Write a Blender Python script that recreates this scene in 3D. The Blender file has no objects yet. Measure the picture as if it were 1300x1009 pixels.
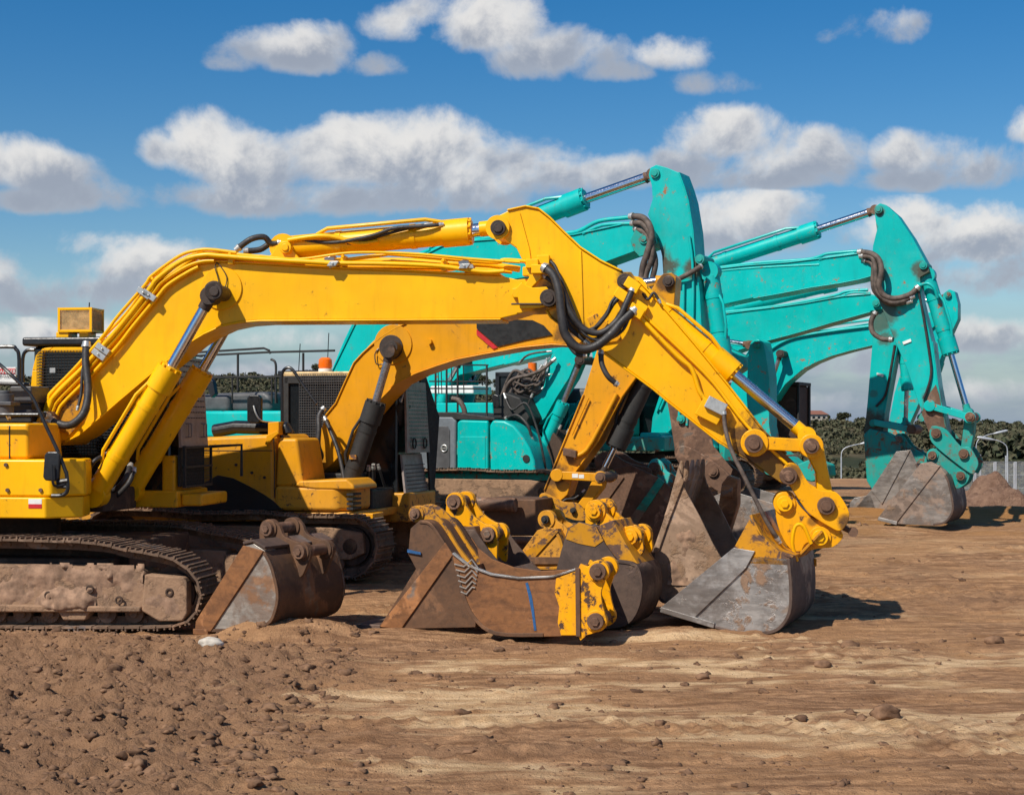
import bpy, bmesh, math, random
import numpy as np
from mathutils import Vector, Matrix
random.seed(7)
R=math.radians
F=2080.0; EYE=2.2; YH=540.0; CX=650.0      # focal length in px of a 1300 px wide picture, eye height, horizon row
scn=bpy.context.scene
col=scn.collection

# ------------------------------------------------------------------ terrain height
def sst(a,b,x):
    t=np.clip((x-a)/(b-a),0,1); return t*t*(3-2*t)
def _h(ix,iy,s):
    v=np.sin(ix*127.1+iy*311.7+s*74.7)*43758.5453
    return v-np.floor(v)
def vnoise(x,y,s=0):
    ix=np.floor(x); iy=np.floor(y); fx=x-ix; fy=y-iy
    fx=fx*fx*(3-2*fx); fy=fy*fy*(3-2*fy)
    a=_h(ix,iy,s); b=_h(ix+1,iy,s); c=_h(ix,iy+1,s); d=_h(ix+1,iy+1,s)
    return (a+(b-a)*fx)*(1-fy)+(c+(d-c)*fx)*fy
def fbm(x,y,o=4,s=0):
    t=0; a=.5
    for i in range(o):
        t=t+a*vnoise(x,y,s+i*13); x=x*2.03+5.1; y=y*2.03+1.7; a*=.5
    return t
def base_h(X,Y):
    X=np.asarray(X,float); Y=np.asarray(Y,float)
    z=.04*np.clip(Y-17.5,0,16.5)
    r=X/np.maximum(Y,1.)
    rt=sst(.235,.262,r)*sst(6,10,Y)
    z=z-rt*(sst(30.5,42,Y)*3.2)
    z=z-sst(46,120,Y)*(9-rt*3)
    px=CX+F*r
    yr=486+58*sst(430,1050,px)
    ridge=EYE+(YH-yr)*850/F
    tt=np.clip((Y-120)/730.,0,1)
    zz=-8.3+(ridge+8.3)*(tt**.75)+(fbm(X/90,Y/90,3,5)-.45)*14*sst(200,500,Y)*(1-sst(700,850,Y))
    z=np.where(Y>120,zz,z)
    z=z-sst(900,2500,Y)*30
    return z
def gz(X,Y): return float(base_h(X,Y))

# ------------------------------------------------------------------ objects
def tag(o,label=None,cat=None,group=None,kind=None):
    if label: o['label']=label
    if cat: o['category']=cat
    if group: o['group']=group
    if kind: o['kind']=kind
    return o
def empty(name,loc,rz=0):
    o=bpy.data.objects.new(name,None); o.empty_display_size=.3
    o.location=loc; o.rotation_euler=(0,0,rz); col.objects.link(o); return o

class Pl:
    """a thing standing in a vertical working plane; L() gives local coordinates (along, across, up)"""
    def __init__(s,name,label,cat,px0,D0,yaw,group=None,z=None):
        s.a=R(yaw); s.X0=(px0-CX)*D0/F; s.Y0=D0
        s.gz=gz(s.X0,s.Y0) if z is None else z
        s.root=empty(name,(s.X0,s.Y0,s.gz),-s.a); tag(s.root,label,cat,group)
        s.ca=math.cos(s.a); s.sa=math.sin(s.a)
    def u(s,px,w=0):
        t=(px-CX)/F
        return (t*(s.Y0+w*s.ca)-s.X0-w*s.sa)/(s.ca+t*s.sa)
    def D(s,px,w=0):
        return s.Y0-s.u(px,w)*s.sa+w*s.ca
    def L(s,px,py,w=0):
        u=s.u(px,w); D=s.Y0-u*s.sa+w*s.ca
        return Vector((u,w,EYE-(py-YH)*D/F-s.gz))
    def m(s,px,n,w=0): return n*s.D(px,w)/F

def smooth_path(pts,n=5,closed=False):
    P=[Vector(p) for p in pts]
    if len(P)<3: return P
    out=[]; N=len(P)
    rng=range(N) if closed else range(N-1)
    for i in rng:
        if closed: a,b,c,d=P[i-1],P[i],P[(i+1)%N],P[(i+2)%N]
        else: a=P[max(i-1,0)]; b=P[i]; c=P[i+1]; d=P[min(i+2,N-1)]
        for k in range(n):
            t=k/n
            out.append(.5*((2*b)+(c-a)*t+(2*a-5*b+4*c-d)*t*t+(3*b-a-3*c+d)*t**3))
    if not closed: out.append(P[-1])
    return out

class MB:
    def __init__(s): s.bm=bmesh.new()
    def face(s,vs):
        try: return s.bm.faces.new(vs)
        except ValueError: return None
    def prism(s,pts,w0,w1,f=None):
        """pts: list of local (u,z) or Vectors; extruded across from w0 to w1"""
        q=[(p[0],p[-1]) for p in pts]
        A=[s.bm.verts.new((u,w0,z)) for u,z in q]; B=[s.bm.verts.new((u,w1,z)) for u,z in q]
        s.face(A); s.face(B[::-1]); n=len(q)
        for i in range(n): s.face([A[i],B[i],B[(i+1)%n],A[(i+1)%n]])
    def pp(s,P,pts,w0,w1):
        s.prism([P.L(x,y,w0) for x,y in pts],w0,w1)
    def plan(s,pts,z0,z1):
        A=[s.bm.verts.new((u,w,z0)) for u,w in pts]; B=[s.bm.verts.new((u,w,z1)) for u,w in pts]
        s.face(A); s.face(B[::-1]); n=len(pts)
        for i in range(n): s.face([A[i],B[i],B[(i+1)%n],A[(i+1)%n]])
    def box(s,u0,u1,w0,w1,z0,z1): s.plan([(u0,w0),(u1,w0),(u1,w1),(u0,w1)],z0,z1)
    def obox(s,c,ax,ay,az):
        """oriented box, centre and three half axis vectors"""
        c=Vector(c); v=[]
        for i in (-1,1):
            for j in (-1,1):
                for k in (-1,1): v.append(s.bm.verts.new(c+ax*i+ay*j+az*k))
        for f in ((0,1,3,2),(4,6,7,5),(0,4,5,1),(2,3,7,6),(0,2,6,4),(1,5,7,3)): s.face([v[i] for i in f])
    def tube(s,pts,r,n=8,smooth=0,rs=None,cap=True):
        P=smooth_path(pts,smooth) if smooth else [Vector(p) for p in pts]
        rings=[]; up=None
        for i,p in enumerate(P):
            d=(P[min(i+1,len(P)-1)]-P[max(i-1,0)])
            if d.length<1e-7: d=Vector((1,0,0))
            d.normalize()
            if up is None: up=Vector((0,1,0)) if abs(d.y)<.9 else Vector((0,0,1))
            x=d.cross(up)
            if x.length<1e-4: x=d.orthogonal()
            x.normalize(); up=x.cross(d); up.normalize()
            rr=rs[i] if rs else r
            rings.append([s.bm.verts.new(p+(x*math.cos(2*math.pi*k/n)+up*math.sin(2*math.pi*k/n))*rr) for k in range(n)])
        for a,b in zip(rings,rings[1:]):
            for k in range(n): s.face([a[k],a[(k+1)%n],b[(k+1)%n],b[k]])
        if cap: s.face(rings[0][::-1]); s.face(rings[-1])
    def cyl(s,a,b,r,n=20,r2=None): s.tube([a,b],r,n,rs=[r,r if r2 is None else r2])
    def pin(s,P,px,py,w0,w1,r,n=24,washer=True):
        """round pin across the plane, seen end on at px,py"""
        c=P.L(px,py,w0); s.cyl((c.x,w0,c.z),(c.x,w1,c.z),r,n)
        if washer:
            s.cyl((c.x,w0-.018,c.z),(c.x,w0+.005,c.z),r*.62,n)
            s.cyl((c.x,w1-.005,c.z),(c.x,w1+.018,c.z),r*.62,n)
    def torus(s,c,ax,R_,r,n=24,m=8):
        ax=Vector(ax).normalized(); x=ax.orthogonal().normalized(); y=ax.cross(x)
        rings=[]
        for i in range(n):
            t=2*math.pi*i/n; d=x*math.cos(t)+y*math.sin(t)
            rings.append([s.bm.verts.new(Vector(c)+d*(R_+r*math.cos(2*math.pi*j/m))+ax*r*math.sin(2*math.pi*j/m)) for j in range(m)])
        for i in range(n):
            a=rings[i]; b=rings[(i+1)%n]
            for j in range(m): s.face([a[j],a[(j+1)%m],b[(j+1)%m],b[j]])
    def strip(s,pts,w0,w1,th):
        """plate that follows an open (u,z) polyline, thickness th to its left"""
        P=[Vector((p[0],p[-1])) for p in pts]; out=[]
        for i,p in enumerate(P):
            d=P[min(i+1,len(P)-1)]-P[max(i-1,0)]; d.normalize()
            out.append(p+Vector((-d.y,d.x))*th)
        n=len(P)
        A0=[s.bm.verts.new((p.x,w0,p.y)) for p in P]; A1=[s.bm.verts.new((p.x,w1,p.y)) for p in P]
        B0=[s.bm.verts.new((p.x,w0,p.y)) for p in out]; B1=[s.bm.verts.new((p.x,w1,p.y)) for p in out]
        for i in range(n-1):
            s.face([A0[i],A0[i+1],A1[i+1],A1[i]]); s.face([B0[i],B1[i],B1[i+1],B0[i+1]])
            s.face([A0[i],B0[i],B0[i+1],A0[i+1]]); s.face([A1[i],A1[i+1],B1[i+1],B1[i]])
        s.face([A0[0],A1[0],B1[0],B0[0]]); s.face([A0[-1],B0[-1],B1[-1],A1[-1]])
    def islands(s,box):
        bm=s.bm; bm.faces.ensure_lookup_table(); seen=set(); isl=[]
        for f in bm.faces:
            if f.index in seen: continue
            st=[f]; seen.add(f.index); fs=[]
            while st:
                x=st.pop(); fs.append(x)
                for v in x.verts:
                    for g in v.link_faces:
                        if g.index not in seen: seen.add(g.index); st.append(g)
            isl.append(fs)
        if not box: return isl
        def bb(fs):
            c=[v.co for f in fs for v in f.verts]
            return [min(p[i] for p in c)-.012 for i in range(3)]+[max(p[i] for p in c)+.012 for i in range(3)]
        G=[[fs,bb(fs)] for fs in isl]; ch=True
        while ch:
            ch=False
            for i in range(len(G)):
                for j in range(i+1,len(G)):
                    a=G[i][1]; b=G[j][1]
                    if all(a[k]<b[k+3] and b[k]<a[k+3] for k in range(3)):
                        G[i]=[G[i][0]+G[j][0],[min(a[k],b[k]) for k in range(3)]+[max(a[k+3],b[k+3]) for k in range(3)]]
                        del G[j]; ch=True; break
                if ch: break
        return [g[0] for g in G]
    def outs(s,name,mat,parent=None,bevel=0,box=True,**kw):
        """every separate piece becomes an object of its own"""
        s.bm.faces.index_update(); res=[]
        for fs in s.islands(box):
            m=MB(); mp={}
            for f in fs:
                for v in f.verts:
                    if v not in mp: mp[v]=m.bm.verts.new(v.co)
                nf=m.face([mp[v] for v in f.verts])
                if nf: nf.material_index=f.material_index
            res.append(m.out(name,mat,parent,bevel,**kw))
        s.bm.free(); return res
    def out(s,name,mat,parent=None,bevel=0,seg=2,ang=35,label=None,flat=False):
        bm=s.bm
        bmesh.ops.recalc_face_normals(bm,faces=bm.faces)
        me=bpy.data.meshes.new(name); bm.to_mesh(me); bm.free()
        for m in (mat if isinstance(mat,(list,tuple)) else [mat]): me.materials.append(m)
        if not flat:
            me.shade_smooth(); me.set_sharp_from_angle(angle=R(ang))
        o=bpy.data.objects.new(name,me); col.objects.link(o)
        if parent is not None: o.parent=parent
        if bevel:
            b=o.modifiers.new('bevel','BEVEL'); b.width=bevel; b.segments=seg; b.limit_method='ANGLE'; b.angle_limit=R(30)
            b.harden_normals=True
        if label: o['label']=label
        return o

# ------------------------------------------------------------------ materials
def mudpatch(P,parent,u0,u1,z0,z1,w,amp,thr,seed,mat='caked_mud',shear=0,step=.018):
    """caked mud standing proud of a plate that faces the camera side"""
    nu=int((u1-u0)/step)+1; nz=int((z1-z0)/step)+1
    U,Z=np.meshgrid(np.linspace(u0,u1,nu),np.linspace(z0,z1,nz)); 
    e=np.minimum(np.minimum((U-u0)/(u1-u0),(u1-U)/(u1-u0)),np.minimum((Z-z0)/(z1-z0),(z1-Z)/(z1-z0)))*6
    h=(fbm(U*4+seed,Z*4,4,seed)-thr)*2+np.minimum(e,1)*.25-.25
    hh=np.clip(h,-.04,.5)*amp*2.2+np.where(h>0,(fbm(U*22,Z*22,3,seed+3)-.45)*amp*.5,0)
    b=MB(); V=[[b.bm.verts.new((U[j,i]+shear*(Z[j,i]-z0),w-hh[j,i],Z[j,i])) for i in range(nu)] for j in range(nz)]
    for j in range(nz-1):
        for i in range(nu-1):
            if max(h[j,i],h[j+1,i],h[j,i+1],h[j+1,i+1])>-.02: b.face([V[j][i],V[j][i+1],V[j+1][i+1],V[j+1][i]])
    bm=b.bm; lo=[v for v in bm.verts if not v.link_faces]
    for v in lo: bm.verts.remove(v)
    me=bpy.data.meshes.new('caked_mud'); bm.to_mesh(me); bm.free(); me.materials.append(M[mat]); me.shade_smooth()
    o=bpy.data.objects.new('caked_mud',me); col.objects.link(o); o.parent=parent; return o
def twist(objs,P,px,w,deg):
    """turn meshes about the upright axis through px on plane w"""
    c=P.L(px,600,w); m=Matrix.Translation((c.x,w,0))@Matrix.Rotation(R(deg),4,'Z')@Matrix.Translation((-c.x,-w,0))
    for o in objs: o.data.transform(m)
class NT:
    def __init__(s,name,world=False):
        if world: s.id=bpy.data.worlds.new(name)
        else: s.id=bpy.data.materials.new(name)
        s.id.use_nodes=True; s.t=s.id.node_tree; s.t.nodes.clear()
    def n(s,typ,ins=None,**kw):
        x=s.t.nodes.new(typ)
        for k,v in kw.items(): setattr(x,k,v)
        if ins:
            for k,v in ins.items(): s.set(x.inputs[k],v)
        return x
    def set(s,i,v):
        if isinstance(v,bpy.types.Node): v=v.outputs[0]
        if isinstance(v,bpy.types.NodeSocket): s.t.links.new(v,i)
        elif isinstance(v,(tuple,list)) and len(v)==3 and i.type=='RGBA': i.default_value=(*v,1)
        else: i.default_value=v
    def math(s,op,a,b=0,clamp=False,c=None):
        ins={0:a,1:b}
        if c is not None: ins[2]=c
        return s.n('ShaderNodeMath',ins,operation=op,use_clamp=clamp).outputs[0]
    def mix(s,f,a,b,blend='MIX'):
        x=s.n('ShaderNodeMix',data_type='RGBA',blend_type=blend)
        s.set(x.inputs[0],f); s.set(x.inputs[6],a); s.set(x.inputs[7],b); return x.outputs[2]
    def noise(s,vec,scale,detail=5,rough=.55,dist=0):
        return s.n('ShaderNodeTexNoise',{'Vector':vec,'Scale':scale,'Detail':detail,'Roughness':rough,'Distortion':dist}).outputs[0]
    def rng(s,v,a,b,c=0,d=1,typ='SMOOTHSTEP'):
        return s.n('ShaderNodeMapRange',{0:v,1:a,2:b,3:c,4:d},interpolation_type=typ).outputs[0]
    def mapv(s,vec,scale=(1,1,1),loc=(0,0,0),rot=(0,0,0)):
        return s.n('ShaderNodeMapping',{'Vector':vec,'Scale':scale,'Location':loc,'Rotation':rot}).outputs[0]
    def bsdf(s,colr,rough,metal=0,bump=None,bs=.3,bd=.02,coat=0,spec=.5,**kw):
        b=s.n('ShaderNodeBsdfPrincipled'); s.set(b.inputs['Base Color'],colr); s.set(b.inputs['Roughness'],rough)
        s.set(b.inputs['Metallic'],metal); s.set(b.inputs['Coat Weight'],coat); b.inputs['Coat Roughness'].default_value=.2
        s.set(b.inputs['Specular IOR Level'],spec)
        if bump is not None:
            bb=s.n('ShaderNodeBump',{'Height':bump,'Strength':bs,'Distance':bd}); s.set(b.inputs['Normal'],bb.outputs[0])
        for k,v in kw.items(): s.set(b.inputs[k],v)
        o=s.n('ShaderNodeOutputMaterial'); s.t.links.new(b.outputs[0],o.inputs[0]); return s.id

M={}
def paint(name,base,rough=.38,wear=.28,rust=(.10,.045,.02),dust=.25,dustc=(.30,.20,.12),low=None,chip=11,coat=.08,spots=0,stains=()):
    """painted metal: chips down to rust, dull dusty film, wear that grows towards low[0]"""
    t=NT(name); tc=t.n('ShaderNodeTexCoord').outputs['Object']
    n1=t.noise(tc,.9,6,.6); n2=t.noise(tc,chip,10,.72,.4); n3=t.noise(tc,2.7,8,.65,.6); n4=t.noise(t.mapv(tc,(9,9,1.1)),1.6,6,.6)
    c=t.mix(t.rng(n1,.3,.7),tuple(x*.84 for x in base),tuple(min(1,x*1.05) for x in base))
    c=t.mix(t.math('MULTIPLY',t.rng(n4,.48,.72),.22),c,tuple(x*.55 for x in base))
    film=t.math('MULTIPLY',t.rng(t.math('ADD',n3,t.math('MULTIPLY',n4,.6)),.72,1.15),dust)
    wz=0.0
    if low:
        z=t.n('ShaderNodeSeparateXYZ',{0:tc}).outputs[2]
        wz=t.rng(t.math('ADD',z,t.math('MULTIPLY',n3,.8)),low[1]+.4,low[0]+.4,0,low[2])
        film=t.math('ADD',film,t.math('MULTIPLY',wz,.8),True)
    c=t.mix(film,c,dustc)
    th=.5+.21*(1-wear)
    v=t.math('ADD',n2,t.math('MULTIPLY',n3,.35))
    v=t.math('SUBTRACT',v,.175)
    if low: v=t.math('ADD',v,t.math('MULTIPLY',wz,.34))
    if spots: v=t.math('ADD',v,t.math('MULTIPLY',t.rng(n1,.52,.68),spots))
    k=t.rng(v,th,th+.025)
    halo=t.rng(v,th-.07,th+.02)
    c=t.mix(t.math('MULTIPLY',halo,.35),c,rust)
    rc=t.mix(t.noise(tc,30,5),rust,tuple(min(1,x*2.2) for x in rust))
    c=t.mix(k,c,rc)
    if stains:
        sp=t.n('ShaderNodeSeparateXYZ',{0:tc}); acc=None
        for (u,z,rd,amt) in stains:
            dx=t.math('SUBTRACT',sp.outputs[0],u); dz=t.math('SUBTRACT',sp.outputs[2],z)
            d=t.math('SQRT',t.math('ADD',t.math('MULTIPLY',dx,dx),t.math('MULTIPLY',dz,dz)))
            d=t.math('ADD',d,t.math('MULTIPLY',t.math('SUBTRACT',t.math('ADD',n3,t.math('MULTIPLY',n2,.5)),.75),rd*1.6))
            mk=t.rng(d,rd,rd*.45,0,amt); acc=mk if acc is None else t.math('MAXIMUM',acc,mk)
        c=t.mix(acc,c,t.mix(n2,(.035,.018,.008),(.13,.065,.03)))
        film=t.math('ADD',film,t.math('MULTIPLY',acc,.5),True)
    r=t.math('ADD',t.rng(n3,.3,.7,rough-.06,rough+.12),t.math('MULTIPLY',t.math('ADD',k,film),.35),True)
    h=t.math('SUBTRACT',t.math('MULTIPLY',n1,.6),t.math('MULTIPLY',k,.12))
    M[name]=t.bsdf(c,r,0,h,.25,.03,coat,spec=.28); return M[name]
def steel(name,c1,c2,c3,shine=.25,rough=.55,sc=2.2,mud=0,mudc=(.26,.17,.11),low=None,st=(1,1,1)):
    """bare worn plate: two rust tones, scoured bright patches, optional caked mud"""
    t=NT(name); tc=t.n('ShaderNodeTexCoord').outputs['Object']; tv=t.mapv(tc,st)
    n1=t.noise(tv,sc,8,.62,.5); n2=t.noise(tc,sc*6,9,.7); n3=t.noise(t.mapv(tc,(1,1,1),(7,3,1)),sc*.55,7,.6,.8)
    n4=t.noise(t.mapv(tc,(1.2,1.2,5),rot=(0,.7,0)),3.1,6,.7)
    c=t.mix(t.rng(n1,.36,.64),c1,c2)
    c=t.mix(t.math('MULTIPLY',t.rng(n2,.45,.7),.5),c,tuple(x*.45 for x in c1))
    sh=t.rng(t.math('ADD',n3,t.math('MULTIPLY',n2,.18)),.66-shine*.3,.72-shine*.3+.06)
    rim=t.math('MULTIPLY',t.math('MULTIPLY',sh,t.math('SUBTRACT',1,sh)),3.2,True)
    c=t.mix(sh,c,t.mix(t.rng(n4,.35,.65),c3,tuple(x*.62 for x in c3)))
    c=t.mix(rim,c,tuple(min(1,q*1.5) for q in c2))
    c=t.mix(t.math('MULTIPLY',t.rng(t.math('ADD',n1,t.math('MULTIPLY',n2,.3)),.62,.75),.55),c,c1)
    r=t.math('SUBTRACT',rough+.12,t.math('MULTIPLY',sh,.25))
    h=t.math('ADD',t.math('MULTIPLY',n2,.4),n1)
    metal=t.math('MULTIPLY',sh,.35)
    if mud:
        nm=t.noise(tc,3.1,8,.7,.3); mk=t.rng(nm,.63-mud*.3,.72-mud*.3)
        if low:
            z=t.n('ShaderNodeSeparateXYZ',{0:tc}).outputs[2]
            mk=t.rng(t.math('ADD',nm,t.rng(z,low[1],low[0],0,.35)),.66-mud*.3,.70-mud*.3)
        c=t.mix(mk,c,t.mix(t.noise(tc,14,6),tuple(x*.6 for x in mudc),tuple(x*1.25 for x in mudc)))
        r=t.math('ADD',r,t.math('MULTIPLY',mk,.4),True); metal=t.math('MULTIPLY',metal,t.math('SUBTRACT',1,mk))
        h=t.math('ADD',h,t.math('MULTIPLY',mk,t.math('ADD',2,t.math('MULTIPLY',n2,3))))
    M[name]=t.bsdf(c,r,metal,h,.45,.015); return M[name]
def plain(name,c,rough=.5,metal=0,var=.25,sc=6,bs=.2,coat=0,**kw):
    t=NT(name); tc=t.n('ShaderNodeTexCoord').outputs['Object']
    n=t.noise(tc,sc,7,.65); n2=t.noise(tc,sc*5,5,.6)
    cc=t.mix(t.rng(n,.3,.7),tuple(x*(1-var) for x in c),tuple(min(1,x*(1+var)) for x in c))
    M[name]=t.bsdf(cc,t.rng(n2,.3,.7,max(rough-.08,.03),rough+.1),metal,n2,bs,.006,coat,**kw); return M[name]

YB=(1.0,.49,.0)
paint('bright_yellow_paint',YB,.36,.16,(.16,.06,.01),.03,(.55,.28,.06),chip=13)
paint('bright_yellow_low',(.92,.42,.0),.40,.30,(.09,.045,.02),.15,(.34,.22,.12),low=(0,1.5,.45))
paint('amber_paint',(.74,.32,.008),.36,.16,(.09,.04,.015),.10,(.36,.2,.09))
paint('amber_low',(.74,.32,.008),.42,.26,(.09,.045,.02),.18,(.34,.22,.12),low=(0,1.6,.45))
paint('chipped_yellow',(.88,.38,.0),.45,.62,(.055,.03,.02),.25,(.30,.16,.07),chip=9)
paint('worn_yellow',(.60,.26,.01),.5,.80,(.075,.042,.03),.45,(.22,.125,.075),chip=6)
paint('teal_paint',(0,.47,.435),.32,.28,(.22,.085,.03),.05,(.2,.42,.36),spots=.05)
paint('teal_stick',(0,.455,.42),.36,.38,(.22,.085,.035),.12,(.18,.38,.32),low=(.9,2.0,.4),spots=.04,chip=8)
paint('teal_worn',(.01,.34,.29),.5,.62,(.12,.06,.036),.55,(.20,.14,.095),chip=6)
steel('rust_orange',(.15,.06,.02),(.32,.13,.04),(.32,.25,.2),.10,.6,2.4,st=(1,1,3))
steel('rust_brown',(.08,.04,.02),(.16,.072,.03),(.24,.18,.13),.12,.6,2.2)
steel('scoured_steel',(.085,.06,.045),(.20,.145,.105),(.42,.395,.37),.78,.45,1.5,mud=.14)
steel('bright_worn_steel',(.16,.075,.035),(.25,.125,.06),(.50,.45,.39),.68,.42,1.6)
steel('dull_brown_steel',(.06,.036,.027),(.125,.078,.055),(.22,.18,.16),.25,.6,1.9,mud=.05)
steel('bucket_side',(.085,.06,.045),(.20,.145,.105),(.42,.395,.37),.78,.45,1.5,mud=.36,mudc=(.27,.165,.10))
steel('muddy_steel',(.25,.16,.10),(.32,.205,.13),(.40,.33,.28),.15,.7,1.4,mud=.5,mudc=(.28,.17,.10))
steel('track_mud',(.12,.072,.045),(.20,.125,.078),(.26,.22,.2),.10,.7,3.0,mud=.40,mudc=(.28,.165,.10))
steel('frame_mud',(.19,.12,.075),(.27,.165,.10),(.2,.15,.12),.0,.8,2.0,mud=.72,mudc=(.33,.20,.12))
steel('dark_rust',(.04,.022,.014),(.085,.045,.026),(.12,.09,.07),.1,.65,3)
steel('pin_rust',(.10,.05,.028),(.18,.095,.055),(.24,.18,.14),.1,.6,5)
steel('greasy_pin',(.028,.018,.013),(.065,.038,.024),(.2,.15,.12),.12,.5,6)
plain('caked_mud',(.27,.165,.105),.95,0,.35,9,.6)
steel('brown_scoured',(.10,.07,.052),(.22,.155,.115),(.36,.32,.285),.62,.5,1.6,mud=.15)
steel('teal_rust_plate',(.10,.055,.033),(.17,.095,.06),(.02,.36,.28),.62,.6,1.5)
plain('decal_black',(.012,.012,.011),.45,0,.1,3,.02)
plain('chrome',(.72,.73,.76),.12,1,.05,10,.03)
plain('rod_dull',(.42,.38,.36),.3,.9,.2,8,.05)
plain('black_paint',(.012,.012,.013),.38,0,.3,5,.12,.1)
plain('matt_black',(.02,.019,.018),.65,0,.35,6,.2)
plain('hose_rubber',(.028,.025,.024),.55,0,.5,9,.25)
plain('dusty_hose',(.10,.075,.06),.7,0,.5,9,.25)
plain('dark_grey',(.075,.075,.078),.55,0,.25,5,.15)
plain('grey_door',(.16,.18,.20),.45,0,.2,3,.1)
plain('guard_plate',(.30,.245,.22),.5,.2,.22,5,.2)
plain('zinc',(.55,.54,.5),.35,.6,.15,12,.1)
plain('beacon_orange',(.85,.16,.01),.2,0,.1,8,.05)
plain('white_paint',(.75,.74,.70),.5,0,.1,6,.05)
plain('red_paint',(.55,.02,.025),.45,0,.1,6,.05)
plain('blue_paint',(.015,.09,.24),.6,0,.3,25,.1)
plain('mesh_box',(.60,.42,.20),.5,.2,.25,14,.3)
plain('galvanised',(.50,.52,.54),.45,.4,.1,2,.05)
plain('shade_cloth',(.04,.22,.20),.8,0,.2,3,.1)
plain('glass_dark',(.012,.014,.016),.12,0,.2,2,.0,.3)
# ------------------------------------------------------------------ shared machine pieces
def hyd(P,root,name,base,gland,rod_end,w,rb,rr,mb,mr='chrome',gl=True,line=True,base_r=None,end_r=None,end_mat=None,label=None):
    """hydraulic cylinder in px: base eye, barrel to gland, rod to rod_end"""
    a=P.L(*base,w); g=P.L(*gland,w); e=P.L(*rod_end,w); d=(g-a).normalized()
    b=MB(); b.tube([a+d*rb*.6,g-d*rb*2.2],rb,20)
    b.cyl(g-d*rb*2.2,g,rb*1.17,20); b.cyl(g-d*rb*.15,g+d*rb*.25,rb*.95,20)
    for k in range(10):
        t=2*math.pi*k/10; x=d.cross(Vector((0,1,0))); c=g+(x*math.cos(t)+Vector((0,1,0))*math.sin(t))*rb*1.02
        b.cyl(c-d*.02,c+d*.03,rb*.12,6)
    br=base_r or rb*1.15
    b.cyl((a.x,w-rb*.8,a.z),(a.x,w+rb*.8,a.z),br,20)
    if line:
        x=d.cross(Vector((0,1,0))).normalized()
        if x.z<0: x=-x
        o=x*rb*1.1+Vector((0,-rb*.75,0))
        b.tube([a+d*rb*3+o*.75,a+d*rb*4+o*1.1,g-d*rb*3.5+o*1.1,g-d*rb*1.6+o*.7],rb*.17,8)
        L=(g-a).length
        for q in (.3,.7):
            c=a+d*L*q; b.tube([c-d*.03,c+d*.03],rb*1.06,20)
    o=b.out(name,M[mb],root,ang=40,label=label)
    r=MB(); r.tube([g-d*rb,e-d*(end_r or rb)*.6],rr,18)
    er=end_r or rb*.8
    r2=MB(); r2.cyl((e.x,w-rb*.75,e.z),(e.x,w+rb*.75,e.z),er,20); r2.tube([e-d*er*1.7,e-d*er*.3],er*.8,16,rs=[rr*1.15,er*.75])
    r.out('piston_rod',M[mr],o,ang=40); r2.out('rod_eye',M[end_mat or mb],o,ang=40)
    return o

def hoses(P,root,name,items,mat='hose_rubber',fit=True,label=None):
    for pts,r in items:
        b=MB(); q=[P.L(x,y,w) for x,y,w in pts]; b.tube(q,r,9,6)
        if fit:
            b.bm.faces.ensure_lookup_table(); n=len(b.bm.faces); s=smooth_path(q,6)
            for A,B in ((s[0],s[2]),(s[-1],s[-3])):
                d=(B-A).normalized(); A=A-d*.01; b.tube([A,A+(B-A)*.5,A+(B-A)*.52,B],r,9,rs=[r*1.05,r*1.05,r*1.25,r*1.25])
            b.bm.faces.ensure_lookup_table()
            for f in b.bm.faces[n:]: f.material_index=1
        b.out(name,[M[mat],M['zinc']],root,ang=50)

def boom_arm(P,root,name,out,w0,w1,mat,flange=None,bevel=.012,label=None):
    """box section arm: side plates with slightly proud top and bottom plates"""
    b=MB(); n0=[P.L(x,y,w0) for x,y in out]
    b.prism([(v.x,v.z) for v in n0],w0+.012,w1-.012)
    if flange:
        for i,j in flange:
            seg=[n0[k%len(n0)] for k in range(i,j+1)]
            b.strip([(v.x,v.z) for v in seg],w0-.012,w1+.012,.022); 
    return b.out(name,M[mat],root,bevel,2,label=label)

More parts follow.
